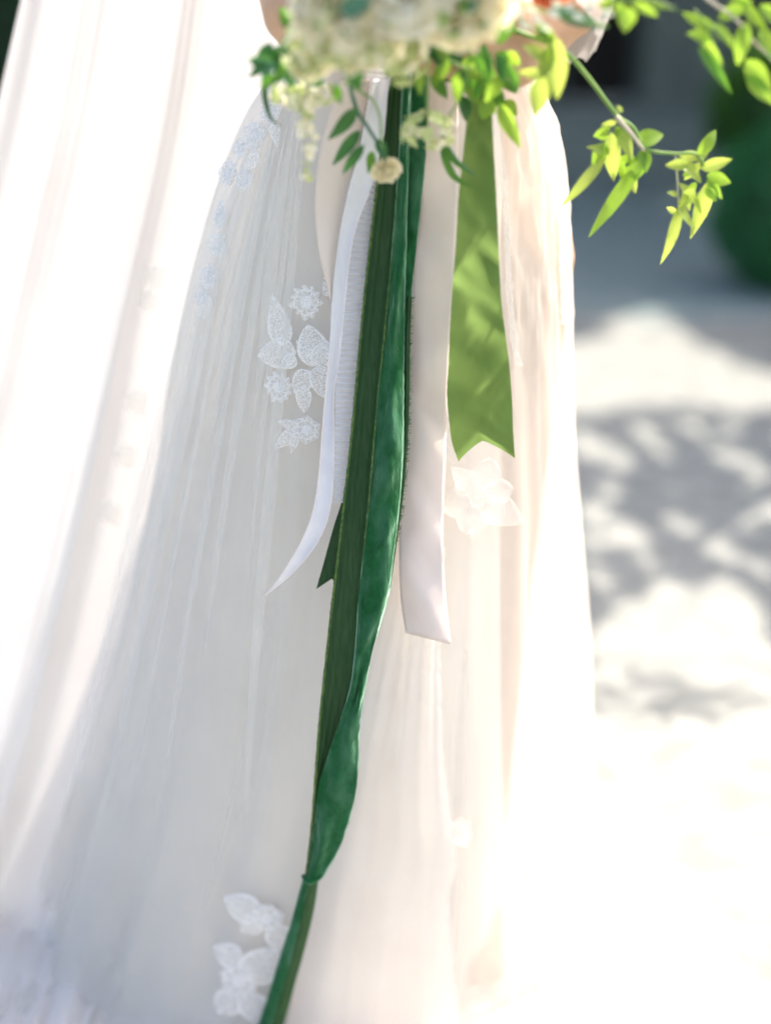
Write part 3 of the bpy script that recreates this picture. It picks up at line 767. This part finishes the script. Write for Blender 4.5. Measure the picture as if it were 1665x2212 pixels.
# second velvet ribbon, behind it
r2 = ribbon('velvet_ribbon', 'deep green velvet ribbon with a hairy frayed right edge, behind the longest one', 'ribbon', W(895, 110, 1.42))
L2 = [(866, 90), (864, 160), (862, 300), (858, 420), (852, 520), (850, 640), (845, 760), (840, 900), (835, 1050), (826, 1180), (815, 1290)]
R2 = [(924, 90), (922, 160), (919, 330), (909, 440), (896, 560), (888, 640), (884, 740), (883, 830), (881, 920), (872, 1050), (856, 1170), (842, 1270)]
ribbon_mesh('velvet_pile', L2, R2, sh(YV, .009), M['velvet'], r2, 14, 160, bow=.004, wr=.003, seed=21, edge_noise=1.0)
E2 = [(x, y) for x, y in R2 if y > 620]
ribbon_mesh('satin_edge', [(x-9, y) for x, y in E2], [(x+1, y) for x, y in E2], sh(YV, .0045), M['satin_back'], r2, 4, 80, bow=.001, edge_noise=1.0, seed=3)
fringe('frayed_threads', E2[:-1], sh(YV, .005), M['thread'], r2, 300, 10, 1, 32, .35)
# dark tail at the left
r3 = ribbon('satin_ribbon', 'short dark green satin ribbon with a notched end poking out left of the velvet', 'ribbon', W(850, 150, 1.43))
L3 = [(840, 130), (800, 500), (765, 900), (741, 1070), (720, 1140), (702, 1205), (683, 1273)]
R3 = [(870, 130), (838, 500), (800, 900), (785, 1080), (768, 1150), (752, 1215), (738, 1272)]
ribbon_mesh('ribbon_strip', L3, R3, sh(YV, .030), M['satin_back'], r3, 16, 90, bow=.002, end=lambda u: 1-.02*(1-abs(2*u-1)), wr=.001)
# leaf green silk ribbon
r4 = ribbon('silk_ribbon', 'wide leaf green silk ribbon with a swallowtail end, partly sunlit, at right', 'ribbon', W(1035, 120, 1.42))
L4 = [(1020, 110), (1012, 220), (1001, 320), (990, 430), (985, 520), (977, 620), (972, 700), (968, 790), (965, 850), (969, 900), (976, 955), (990, 997)]
R4 = [(1055, 110), (1062, 220), (1066, 320), (1073, 450), (1078, 560), (1083, 650), (1091, 720), (1100, 790), (1106, 870), (1108, 930), (1112, 990)]
YS = [(100, 1.385), (220, 1.375), (500, 1.372), (800, 1.375), (1000, 1.368)]
ribbon_mesh('ribbon_strip', L4, R4, YS, M['silk'], r4, 24, 120, bow=.005, end=lambda u: 1-.048*(1-abs(2*u-1)**1.2), wr=.006, wscale=.6, seed=14, dY=(0, .004), thick=0, edge_noise=.8)
# blush ribbon
r5 = ribbon('satin_ribbon', 'wide pale blush satin ribbon with a slanted end, right of the velvet', 'ribbon', W(940, 100, 1.43))
L5 = [(902, 80), (892, 300), (882, 500), (868, 900), (862, 1200), (866, 1300), (876, 1368)]
R5 = [(985, 80), (990, 300), (984, 560), (970, 780), (962, 1000), (957, 1150), (962, 1280), (974, 1393)]
ribbon_mesh('ribbon_strip', L5, R5, [(80, 1.438), (500, 1.441), (1000, 1.425), (1300, 1.408), (1400, 1.398)], M['blush'], r5, 14, 120, bow=.006, wr=.006, wscale=.5, seed=16, edge_noise=.5)
# white ribbons and the champagne one
r6 = ribbon('striped_ribbon', 'sheer white ribbon with fine crosswise stripes, left of the velvet', 'ribbon', W(800, 200, 1.43))
L6 = [(800, 120), (770, 280), (752, 380), (742, 470), (733, 580), (728, 700), (724, 900), (722, 1086)]
R6 = [(868, 120), (848, 280), (832, 380), (818, 500), (805, 620), (792, 740), (775, 900), (757, 1086)]
ribbon_mesh('ribbon_strip', L6, R6, [(100, 1.436), (500, 1.440), (800, 1.428), (1090, 1.410)], M['stripe'], r6, 10, 480, bow=.003, thick=0, rib=78)
r7 = ribbon('grosgrain_ribbon', 'narrow white ribbed ribbon curling away to a pointed left tip', 'ribbon', W(800, 220, 1.42))
L7 = [(805, 170), (775, 330), (755, 400), (738, 480), (726, 560), (718, 640), (711, 760), (703, 850), (695, 940), (690, 1010), (681, 1080), (668, 1130), (640, 1190), (600, 1253), (570, 1288)]
R7 = [(840, 170), (825, 330), (800, 410), (768, 495), (753, 580), (743, 680), (735, 760), (722, 850), (722, 940), (721, 1020), (716, 1085), (702, 1140), (675, 1188), (625, 1245), (573, 1287)]
Y7 = [(170, 1.415), (500, 1.420), (850, 1.404), (1090, 1.385), (1290, 1.375)]
ribbon_mesh('ribbon_strip', L7, R7, Y7, M['white_rib'], r7, 12, 200, bow=-.004, dY=(-.004, .004), wr=.003, wscale=.5, edge_noise=.6)
ribbon_mesh('hem', [(x-1, y) for x, y in L7[6:]], [(x+2.5, y) for x, y in L7[6:]], sh(Y7, -.0055), M['white_hem'], r7, 2, 80, thick=.0006)
ribbon_mesh('hem', [(x-2.5, y) for x, y in R7[2:]], [(x+.5, y) for x, y in R7[2:]], sh(Y7, .001), M['white_hem'], r7, 2, 80, thick=.0006)
r8 = ribbon('champagne_ribbon', 'champagne satin ribbon narrowing to a point above the lace flowers', 'ribbon', W(740, 230, 1.43))
L8 = [(735, 170), (705, 260), (686, 350), (680, 430), (683, 500), (692, 560), (703, 605), (714, 650)]
R8 = [(800, 170), (785, 270), (765, 370), (748, 450), (737, 520), (727, 580), (720, 620), (716, 652)]
ribbon_mesh('ribbon_strip', L8, R8, [(150, 1.43), (400, 1.434), (650, 1.430)], M['champagne'], r8, 10, 80, bow=.004)

# ---------------------------------------------------------------- bouquet
BQ = thing('bouquet', 'loose garden bouquet of cream blossoms with trailing jasmine vines', 'bouquet', W(960, 140, 1.39))
def leaf_verts(b, tip, width, nrm, bend=.12, fold=.25, nu=4, nl=9, twist=0.0):
    d = tip-b; L = d.length; X = d.normalized(); n = (nrm-X*nrm.dot(X)).normalized(); s = n.cross(X)
    V, Fc = [], []
    for i in range(nl+1):
        t = i/nl
        h = width*.5*(math.sin(math.pi*t**.8)**.85)*(1.08-.25*t) if 0 < t < 1 else width*.03*(1-t)
        tw = twist*t; ss = s*math.cos(tw)+n*math.sin(tw); nn = n*math.cos(tw)-s*math.sin(tw)
        for k in range(nu+1):
            r = k/nu*2-1
            V.append(b+X*(L*t)+ss*(h*r)+nn*(fold*h*abs(r)+bend*L*math.sin(math.pi*t)*1.0))
    for i in range(nl):
        for k in range(nu):
            a = i*(nu+1)+k; Fc.append((a, a+1, a+nu+2, a+nu+1))
    return V, Fc
rl = random.Random(77)
def leaf(parent, bx, by, tx, ty, w, Y, mat, dY=0.0, bend=None, name='leaf'):
    b = W(bx, by, Y); tp = W(tx, ty, Y+dY)
    n = Vector((rl.gauss(0, .32), -1, rl.gauss(.2, .3))).normalized()
    V, Fc = leaf_verts(b, tp, w*U*Y/1.47*1.05, n, bend=rl.uniform(-.14, .14) if bend is None else bend, fold=rl.uniform(.1, .45), twist=rl.uniform(-.5, .5))
    return mesh_obj(name, V, Fc, M[mat], parent)
def stem(name, pts, rad, Y, mat, parent):
    P = [W(p[0], p[1], Y if len(p) < 3 else p[2]) for p in pts]
    v, f = tube(P, [rad*(1-.45*i/(len(P)-1)) for i in range(len(P))], 7, 5)
    return mesh_obj(name, v, f, M[mat], parent)
# right-hand jasmine vine
Yv = 1.385
vn = stem('vine', [(1100, 60, 1.36), (1212, 106, 1.375), (1270, 166), (1311, 221), (1337, 253), (1369, 276), (1395, 320), (1455, 331), (1500, 331), (1522, 356)], .0024, Yv, 'stem', BQ)
stem('side_stem', [(1458, 333), (1462, 380), (1466, 460)], .0012, Yv, 'stem_p', vn)
stem('side_stem', [(1330, 250), (1360, 285), (1392, 325)], .0026, Yv-.004, 'stem_p', vn)
for a in ((1372, 306, 1434, 290, 44, 'leaf_lime'), (1320, 285, 1326, 392, 42, 'leaf_yel'), (1318, 328, 1265, 317, 24, 'leaf_yel'), (1310, 336, 1209, 448, 28, 'leaf_yel'), (1382, 352, 1270, 514, 36, 'leaf_lime'), (1335, 275, 1366, 348, 32, 'leaf_yel'),
          (1388, 322, 1394, 374, 34, 'leaf_lime'), (1332, 262, 1297, 270, 18, 'leaf_yel'), (1505, 332, 1546, 279, 34, 'leaf_lime'), (1512, 362, 1582, 343, 32, 'leaf_yel'), (1526, 378, 1579, 394, 34, 'leaf_lime'),
          (1537, 385, 1490, 517, 40, 'leaf_yel'), (1463, 348, 1515, 396, 32, 'leaf_yel'), (1466, 394, 1516, 466, 26, 'leaf_yel'), (1465, 430, 1504, 498, 26, 'leaf_yel'), (1470, 440, 1425, 572, 30, 'leaf_yel'), (1465, 420, 1440, 415, 14, 'leaf_yel'),
          (1461, 458, 1439, 447, 16, 'leaf_yel'), (1500, 345, 1530, 330, 20, 'leaf_yel'), (1345, 240, 1330, 228, 14, 'leaf_yel')):
    leaf(vn, *a[:4], a[4]*.86, Yv, a[5], dY=rl.uniform(-.012, .012))
for (cx, cy) in ((1330, 300), (1385, 330), (1350, 350), (1500, 360), (1520, 390), (1490, 420)):
    for k in range(4):
        x = cx+rl.gauss(0, 16); y = cy+rl.gauss(0, 16); an = rl.gauss(1.9, .6); l = rl.uniform(30, 62)
        leaf(vn, x, y, x+l*math.cos(an), y+l*math.sin(an), l*rl.uniform(.35, .5), Yv+rl.uniform(-.012, .02), rl.choice(['leaf_lime', 'leaf_yel', 'leaf_lime']))
# upper right vine
Yu = 1.30
vu = stem('vine', [(1300, -140, 1.28), (1440, -70), (1532, 0), (1586, 38), (1625, 86), (1665, 125), (1720, 190)], .0016, Yu, 'stem_p', BQ)
stem('side_stem', [(1500, 20), (1530, 60), (1550, 90)], .001, Yu, 'stem', vu)
for a in ((1545, 60, 1470, 25, 26), (1538, 50, 1584, 107, 22), (1535, 80, 1482, 72, 26), (1513, 75, 1562, 142, 20), (1508, 100, 1580, 203, 24), (1612, 45, 1592, 142, 34), (1552, 40, 1626, -2, 30),
          (1605, 0, 1661, 70, 26), (1610, 128, 1670, 206, 44), (1640, 62, 1672, 122, 32), (1612, 160, 1672, 228, 32), (1570, -30, 1620, 12, 30), (1640, 10, 1690, 60, 30), (1655, 100, 1700, 165, 34)):
    leaf(vu, *a, Yu, rl.choice(['leaf_lime', 'leaf_mid', 'leaf_lime']))
v3 = stem('vine', [(1180, -40, 1.25), (1270, -20), (1340, 0), (1400, -5), (1460, 20)], .0016, 1.27, 'stem', BQ)
for a in ((1365, 2, 1422, 35, 20), (1398, 0, 1451, 17, 16), (1356, 12, 1349, 70, 42), (1330, 4, 1287, 9, 22), (1340, 0, 1335, 40, 20)): leaf(v3, *a, 1.27, 'leaf_lime')
V, Fc = tube([W(1150, -60, 1.29), W(1300, -150, 1.38), Vector((.31, 1.50, 1.27)), Vector((.355, 1.56, 1.33)), Vector((.395, 1.60, 1.42)), Vector((.42, 1.62, 1.47))], [.002, .0018, .0016, .0014, .0012, .0008], 7)
shadow_vine = mesh_obj('vine', V, Fc, M['stem'], BQ)  # vine added above the frame, leaves placed to shadow the silk ribbon
for (px, py) in ((965, 640), (985, 700), (960, 745), (1005, 770), (975, 815), (1015, 840), (970, 890), (1000, 930), (1030, 890), (950, 690), (990, 735), (1030, 800), (955, 850), (1045, 860), (985, 860)):
    c = W(px, py, 1.375)+SUN*rl.uniform(.58, .66)
    d = Vector((rl.gauss(0, 1), rl.gauss(0, .6), rl.gauss(-.6, .8))).normalized()*.017
    V, Fc = leaf_verts(c-d, c+d, .017, (SUN+Vector((rl.gauss(0, .3), rl.gauss(0, .3), 0))).normalized(), bend=.08, fold=.2)
    mesh_obj('leaf', V, Fc, M['leaf_mid'], shadow_vine)
# silver buds and coral flower
sb = stem('silver_spray', [(1050, -60, 1.27), (1130, 5), (1200, 30), (1312, 55)], .0020, 1.26, 'stem', BQ)
leaf(sb, 1195, 28, 1312, 60, 26, 1.265, 'leaf_teal', name='leaf'); leaf(sb, 1180, 20, 1290, 40, 26, 1.26, 'leaf_teal')
for (x, y, l, a) in ((1196, 30, 26, .5), (1250, 36, 24, .4), (1312, 28, 26, .2), (1230, 18, 24, .3), (1275, 12, 24, .2), (1160, 42, 26, .5), (1135, 55, 26, .5), (1180, 60, 24, .6), (1120, 30, 26, .5), (1205, 8, 24, .4), (1150, 20, 24, .6)):
    leaf(sb, x-l*math.cos(a)*.6, y-l*math.sin(a)*.6, x+l*math.cos(a)*.6, y+l*math.sin(a)*.6, l*.6, 1.255+rl.uniform(-.01, .01), 'silver', name='bud')
# petalled blossoms
def petal_cup(name, L, w, mat, curl, ruffle, seed):
    rng = random.Random(seed)
    def f(u, v):
        r = u*2-1; t = v
        h = w*(math.sin(math.pi*min(1, .12+.80*t)/1.25)**.8)
        z = L*curl*(t**2) + .35*w*r*r*(1-.3*t) + ruffle*L*t*t*nz(r*2.2+seed, t*2)*2
        return Vector((L*t*(1-.10*r*r), h*r, z))
    v, fc, uv = grid(f, 6, 6)
    me = bpy.data.meshes.new(name); me.from_pydata([tuple(p) for p in v], [], fc); me.materials.append(M[mat])
    me.polygons.foreach_set('use_smooth', [True]*len(me.polygons)); return me
def blossom(name, c, axis, r, layers, mat, seed, core='cream_g', ruffle=.22):
    rng = random.Random(seed)
    axis = axis.normalized()
    bm = bmesh.new(); bmesh.ops.create_icosphere(bm, subdivisions=2, radius=r*.35)
    for q in bm.verts: q.co = q.co*(1+.25*nz(q.co.x*90, q.co.y*90, q.co.z*90))+c
    o = mesh_obj(name, [q.co.copy() for q in bm.verts], [tuple(x.index for x in f.verts) for f in bm.faces], M[core], BQ); bm.free()
    meshes = [petal_cup('petal', r, r*.52, mat, .25, ruffle, seed*7+k) for k in range(4)]
    q0 = axis.to_track_quat('Z', 'Y').to_matrix().to_4x4()
    for li in range(layers):
        f = li/max(1, layers-1); n = 5+2*li if layers > 2 else 9
        for k in range(n):
            a = 2*math.pi*k/n+rng.uniform(-.25, .25)+li*.5
            tilt = R(88-88*f)+rng.uniform(-.2, .2)       # inner petals stand up, outer lie open
            s = (.62+.42*f)*rng.uniform(.9, 1.08)
            m = Matrix.Translation(c) @ q0 @ Matrix.Rotation(a, 4, 'Z') @ Matrix.Rotation(-tilt, 4, 'Y') @ Matrix.Scale(s, 4)
            data_obj('petal', meshes[rng.randrange(4)], m, o)
    return o
fw = lambda x, z: Vector((x, -1, z))
blossom('peony', W(980, -42, 1.215), fw(.1, -.25), .048, 5, 'cream', 3)
blossom('rose', W(880, -40, 1.19), fw(-.1, .1), .040, 5, 'cream_w', 4)
blossom('peony', W(762, 10, 1.20), fw(-.2, -.35), .044, 5, 'cream', 5)
blossom('rose', W(712, 15, 1.21), fw(-.5, -.1), .030, 4, 'cream_w', 6, ruffle=.3)
blossom('rose', W(795, 65, 1.215), fw(0, -.5), .028, 4, 'cream_w', 7, ruffle=.3)
blossom('carnation', W(830, 362, 1.345), fw(.2, -.9), .014, 4, 'cream', 8, ruffle=.4)
blossom('coral_flower', W(1185, -22, 1.30), fw(.3, -.2), .018, 3, 'coral', 10, core='coral')
# clusters of small florets
FLM = {}
def floret_mesh(mat, k):
    if (mat, k) in FLM: return FLM[(mat, k)]
    V, Fc = [], []
    for i in range(5):
        a = 2*math.pi*i/5+k
        d = Vector((math.cos(a), math.sin(a), 0)); s = Vector((-d.y, d.x, 0)); b = len(V)
        V += [Vector((0, 0, 0)), d*.6+s*.42+Vector((0, 0, .12)), d*1.0+s*.16+Vector((0, 0, .22)), d*.9-s*.1+Vector((0, 0, .05)), d*.6-s*.42+Vector((0, 0, .12))]
        Fc += [(b, b+1, b+2, b+3), (b, b+3, b+4)]
    me = bpy.data.meshes.new('floret'); me.from_pydata([tuple(p) for p in V], [], Fc); me.materials.append(M[mat]); FLM[(mat, k)] = me; return me
def cluster(name, c, rad, n, size, mats, seed, stem_pts=None, axis=None):
    rng = random.Random(seed)
    if stem_pts: o = stem(name, stem_pts, .0016, c.y, 'stem', BQ)
    else:
        bm = bmesh.new(); bmesh.ops.create_icosphere(bm, subdivisions=2, radius=1)
        for q in bm.verts: q.co = Vector((q.co.x*rad[0]*.6, q.co.y*rad[1]*.6, q.co.z*rad[2]*.6))+c
        o = mesh_obj(name, [q.co.copy() for q in bm.verts], [tuple(x.index for x in f.verts) for f in bm.faces], M['cream_g'], BQ); bm.free()
    for i in range(n):
        d = Vector((rng.gauss(0, 1), rng.gauss(0, 1), rng.gauss(0, 1))).normalized()
        if d.y > .4: d.y = -d.y
        p = c+Vector((d.x*rad[0], d.y*rad[1], d.z*rad[2]))*rng.uniform(.7, 1.08)
        q = (d+Vector((rng.gauss(0, .25), rng.gauss(0, .25), rng.gauss(0, .25)))).to_track_quat('Z', 'Y').to_matrix().to_4x4()
        data_obj('floret', floret_mesh(rng.choice(mats), rng.randrange(3)), Matrix.Translation(p) @ q @ Matrix.Scale(size*rng.uniform(.75, 1.25), 4), o)
    return o
cluster('hydrangea', W(762, 28, 1.205), (.042, .035, .038), 110, .0125, ['cream', 'cream', 'cream_w', 'cream_g'], 41)
cluster('scabiosa', W(925, 278, 1.335), (.027, .020, .016), 42, .0062, ['cream_g', 'cream_g', 'cream'], 42, [(922, 90, 1.30), (924, 160), (922, 240), (925, 275)])
cluster('white_stock', W(652, 203, 1.335), (.026, .018, .012), 46, .0072, ['cream_w', 'cream_w', 'cream_g'], 43, [(700, 120, 1.28), (680, 170), (652, 203)])
cluster('green_filler', W(875, 115, 1.29), (.018, .014, .022), 40, .0085, ['cream_g', 'cream_g', 'cream'], 44)
cluster('green_filler', W(668, 100, 1.24), (.018, .018, .024), 40, .010, ['cream_g', 'cream'], 45)
# pale hanging raceme
rc = stem('raceme', [(668, 150, 1.29), (662, 220), (660, 300), (657, 360), (660, 388)], .0009, 1.32, 'stem_p', BQ)
for i in range(46):
    t = rl.random(); p = W(664-6*t+rl.gauss(0, 10*(1-.4*t)), 180+t*210, 1.32+rl.gauss(0, .004))
    data_obj('floret', floret_mesh(rl.choice(['cream_w', 'cream_g', 'cream']), rl.randrange(3)), Matrix.Translation(p) @ Matrix.Rotation(rl.uniform(0, 6), 4, 'X') @ Matrix.Scale(.0042, 4), rc)
# carnation stems and leaf sprig in front of the champagne ribbon
sp = stem('leaf_sprig', [(745, 130, 1.27), (768, 230), (795, 275), (822, 320), (832, 350)], .0022, 1.335, 'leaf_teal', BQ)
leaf(sp, 770, 232, 707, 302, 32, 1.33, 'leaf_dark', bend=.03); leaf(sp, 778, 280, 717, 358, 26, 1.335, 'leaf_dark', bend=-.02); leaf(sp, 786, 312, 739, 376, 22, 1.335, 'leaf_dark', bend=.03)
leaf(sp, 812, 300, 835, 345, 26, 1.335, 'leaf_dark'); leaf(sp, 805, 325, 795, 375, 24, 1.34, 'leaf_mid')
st2 = stem('flower_stem', [(745, 175, 1.28), (775, 195), (806, 217), (820, 252), (823, 300), (827, 345)], .0013, 1.335, 'stem', BQ)
leaf(st2, 752, 138, 780, 194, 36, 1.27, 'leaf_dark', bend=.02)
leaf(st2, 725, 180, 736, 225, 18, 1.30, 'leaf_mid'); leaf(st2, 700, 175, 672, 185, 16, 1.29, 'leaf_dark')
# leaves of the bouquet, left
lg = stem('foliage_stem', [(690, 60, 1.26), (640, 100), (600, 130), (560, 155)], .0016, 1.29, 'leaf_dark', BQ)
for a in ((630, 96, 534, 168, 30, 'leaf_dark'), (602, 115, 606, 178, 22, 'leaf_dark'), (625, 95, 655, 132, 30, 'leaf_dark'), (640, 130, 646, 170, 24, 'leaf_teal'), (615, 120, 585, 135, 22, 'leaf_dark'), (576, 145, 568, 196, 14, 'leaf_mid'), (640, 62, 603, 14, 26, 'leaf_mid'), (645, 40, 615, 70, 20, 'leaf_mid'), (620, 140, 622, 182, 20, 'leaf_teal')):
    leaf(lg, *a[:4], a[4]*1.3, 1.30, a[5])
V, Fc = tube([W(571, 182, 1.33), W(573, 215, 1.335), W(585, 255, 1.34), W(608, 273, 1.34)], [.0032, .0026, .0014, .0003], 6); mesh_obj('tendril', V, Fc, M['leaf_dark'], lg)
tl = stem('foliage_stem', [(800, 60, 1.22), (770, 20), (735, 25)], .0015, 1.165, 'leaf_mid', BQ)
leaf(tl, 734, 26, 806, -8, 42, 1.16, 'leaf_teal', bend=.05); leaf(tl, 760, 30, 800, 15, 28, 1.165, 'leaf_teal')
# fern wisps and grass blades over the velvet
fn = stem('fern', [(905, 95, 1.28), (890, 130), (870, 165), (862, 178)], .0012, 1.31, 'stem', BQ)
for i in range(22):
    t = rl.random(); x = 905-42*t; y = 98+75*t
    leaf(fn, x, y, x+rl.uniform(-26, 22), y+rl.uniform(2, 26), 5, 1.31, 'leaf_mid', name='frond')
gb = stem('grass_blade', [(945, 240, 1.33), (955, 286), (985, 340), (1025, 379)], .0011, 1.345, 'leaf_teal', BQ)
for P in (((955, 275), (962, 318), (988, 352), (1027, 380)), ((952, 300), (962, 345), (985, 385), (1031, 409))):
    Q = [W(x, y, 1.35) for x, y in P]; V, Fc = [], []
    for i in range(25):
        t = i/24*3; pt = Vector([smooth_tab([(j, q[k]) for j, q in enumerate(Q)], t) for k in range(3)])
        w = .0030*math.sin(math.pi*(.12+.86*i/24))
        V += [pt+Vector((w, .001, w*.6)), pt+Vector((0, -.0006, 0)), pt-Vector((w, -.001, w*.6))]
        if i: b = len(V)-6; Fc += [(b, b+1, b+4, b+3), (b+1, b+2, b+5, b+4)]
    mesh_obj('blade', V, Fc, M['leaf_mid'], gb)
# leaves by the hand
hs = stem('vine', [(985, 60, 1.30), (1010, 100), (1010, 150), (1000, 200), (970, 250)], .0016, 1.325, 'stem', BQ)
for a in ((983, 76, 1021, 106, 30, 'leaf_lime'), (1003, 124, 929, 118, 28, 'leaf_dark'), (992, 152, 937, 168, 22, 'leaf_dark'), (1036, 110, 1011, 152, 28, 'leaf_lime'), (1063, 126, 1024, 172, 34, 'leaf_mid'), (1066, 156, 1034, 203, 36, 'leaf_dark'), (1003, 148, 981, 214, 32, 'leaf_dark'),
          (1000, 206, 1006, 262, 22, 'leaf_dark'), (1010, 176, 1029, 224, 30, 'leaf_lime'), (1060, 213, 1040, 257, 32, 'leaf_lime'), (1058, 198, 1090, 227, 30, 'leaf_mid'), (1078, 222, 1124, 320, 28, 'leaf_lime'), (1085, 218, 1117, 250, 26, 'leaf_lime'), (1072, 110, 1096, 142, 22, 'leaf_dark'),
          (1092, 112, 1124, 141, 22, 'leaf_lime'), (1080, 150, 1116, 202, 30, 'leaf_mid'), (1108, 34, 1074, 97, 24, 'leaf_mid'), (1045, 165, 1010, 185, 26, 'leaf_mid'), (1050, 60, 1085, 40, 24, 'leaf_mid'), (1100, 10, 1085, 50, 26, 'leaf_mid')):
    leaf(hs, *a[:4], a[4]*1.25, 1.33+rl.uniform(0, .05), a[5])
fz = stem('foliage_stem', [(900, 40, 1.27), (940, 100), (990, 140), (1040, 150)], .0016, 1.31, 'stem', BQ)
for k in range(34):
    x = rl.uniform(860, 1110); y = rl.uniform(70, 175)-abs(x-1000)*.12; an = rl.gauss(1.7, .8); l = rl.uniform(38, 72)
    leaf(fz, x, y, x+l*math.cos(an), y+l*math.sin(an), l*rl.uniform(.32, .45), rl.uniform(1.29, 1.36), rl.choice(['leaf_dark', 'leaf_mid', 'leaf_mid', 'leaf_lime']))
for k in range(16):
    x = rl.uniform(560, 680); y = rl.uniform(70, 165); an = rl.gauss(2.2, .8); l = rl.uniform(34, 64)
    leaf(fz, x, y, x+l*math.cos(an), y+l*math.sin(an), l*rl.uniform(.3, .42), rl.uniform(1.23, 1.30), rl.choice(['leaf_dark', 'leaf_mid', 'leaf_dark', 'leaf_teal']))
for k in range(18):
    x = rl.uniform(660, 1090); y = rl.uniform(-20, 90); an = rl.uniform(0, 6.28); l = rl.uniform(26, 48)
    leaf(fz, x, y, x+l*math.cos(an), y+l*math.sin(an), l*.42, rl.uniform(1.165, 1.19), rl.choice(['leaf_mid', 'leaf_teal', 'leaf_lime']))
hy = stem('vine', [(1120, 40, 1.30), (1180, 80), (1195, 120), (1172, 170)], .0014, 1.30, 'stem', BQ)
for a in ((1198, 78, 1203, 216, 52, 'leaf_yel'), (1174, 162, 1154, 252, 44, 'leaf_yel'), (1175, 126, 1128, 98, 28, 'leaf_yel'), (1178, 158, 1118, 153, 22, 'leaf_yel'), (1196, 86, 1148, 76, 24, 'leaf_lime'), (1190, 100, 1170, 165, 40, 'leaf_yel'), (1160, 50, 1200, 90, 26, 'leaf_lime')):
    leaf(hy, *a[:5], 1.30, a[5])
# bound stems under the flowers
for i in range(9):
    x = 930+i*10
    stem('cut_stem', [(x-40+i*6, -10, 1.27), (x, 60, 1.36), (x+12-i*2, 150, 1.405)], .0028, 1.38, 'stem', BQ)
# lace cuff on her left wrist
def cuff(u, v):
    p0 = W(1262, -18, 1.445); p1 = W(1205, 55, 1.415)
    d = (p1-p0); X = d.normalized(); s = X.cross(Vector((0, 1, 0))).normalized(); n = s.cross(X)
    a = 2*math.pi*u; r = .031+.009*v+.006*v*nz(math.cos(a)*4, math.sin(a)*4, v*2)
    return p0+d*v*(1+.10*nz(math.cos(a)*6, math.sin(a)*6))+(s*math.cos(a)+n*math.sin(a))*r
v, f, uv = grid(cuff, 60, 12, True)
mesh_obj('lace_cuff', v, f, M['lace_b'], DRESS, uvs=uv)

# ---------------------------------------------------------------- hem spread on the gravel at right
def hem(u, v):
    px = 1225+u*(1720-1225)*(.55+.45*v); py = 1900+v*460
    gx, gy = gp(px, py)
    rd = 1-abs(nz(gx*5+2, gy*7, 3))*2.6
    z = .010+.022*max(0, rd)*min(1, u*6)*min(1, (1-u)*5+.15)+.006*nz(gx*30, gy*25)
    return Vector((gx, gy-.02*nz(gx*9, gy*9), max(.004, z)))
v, f, uv = grid(hem, 90, 70)
mesh_obj('spread_hem', v, f, M['lining'], DRESS, uvs=uv)
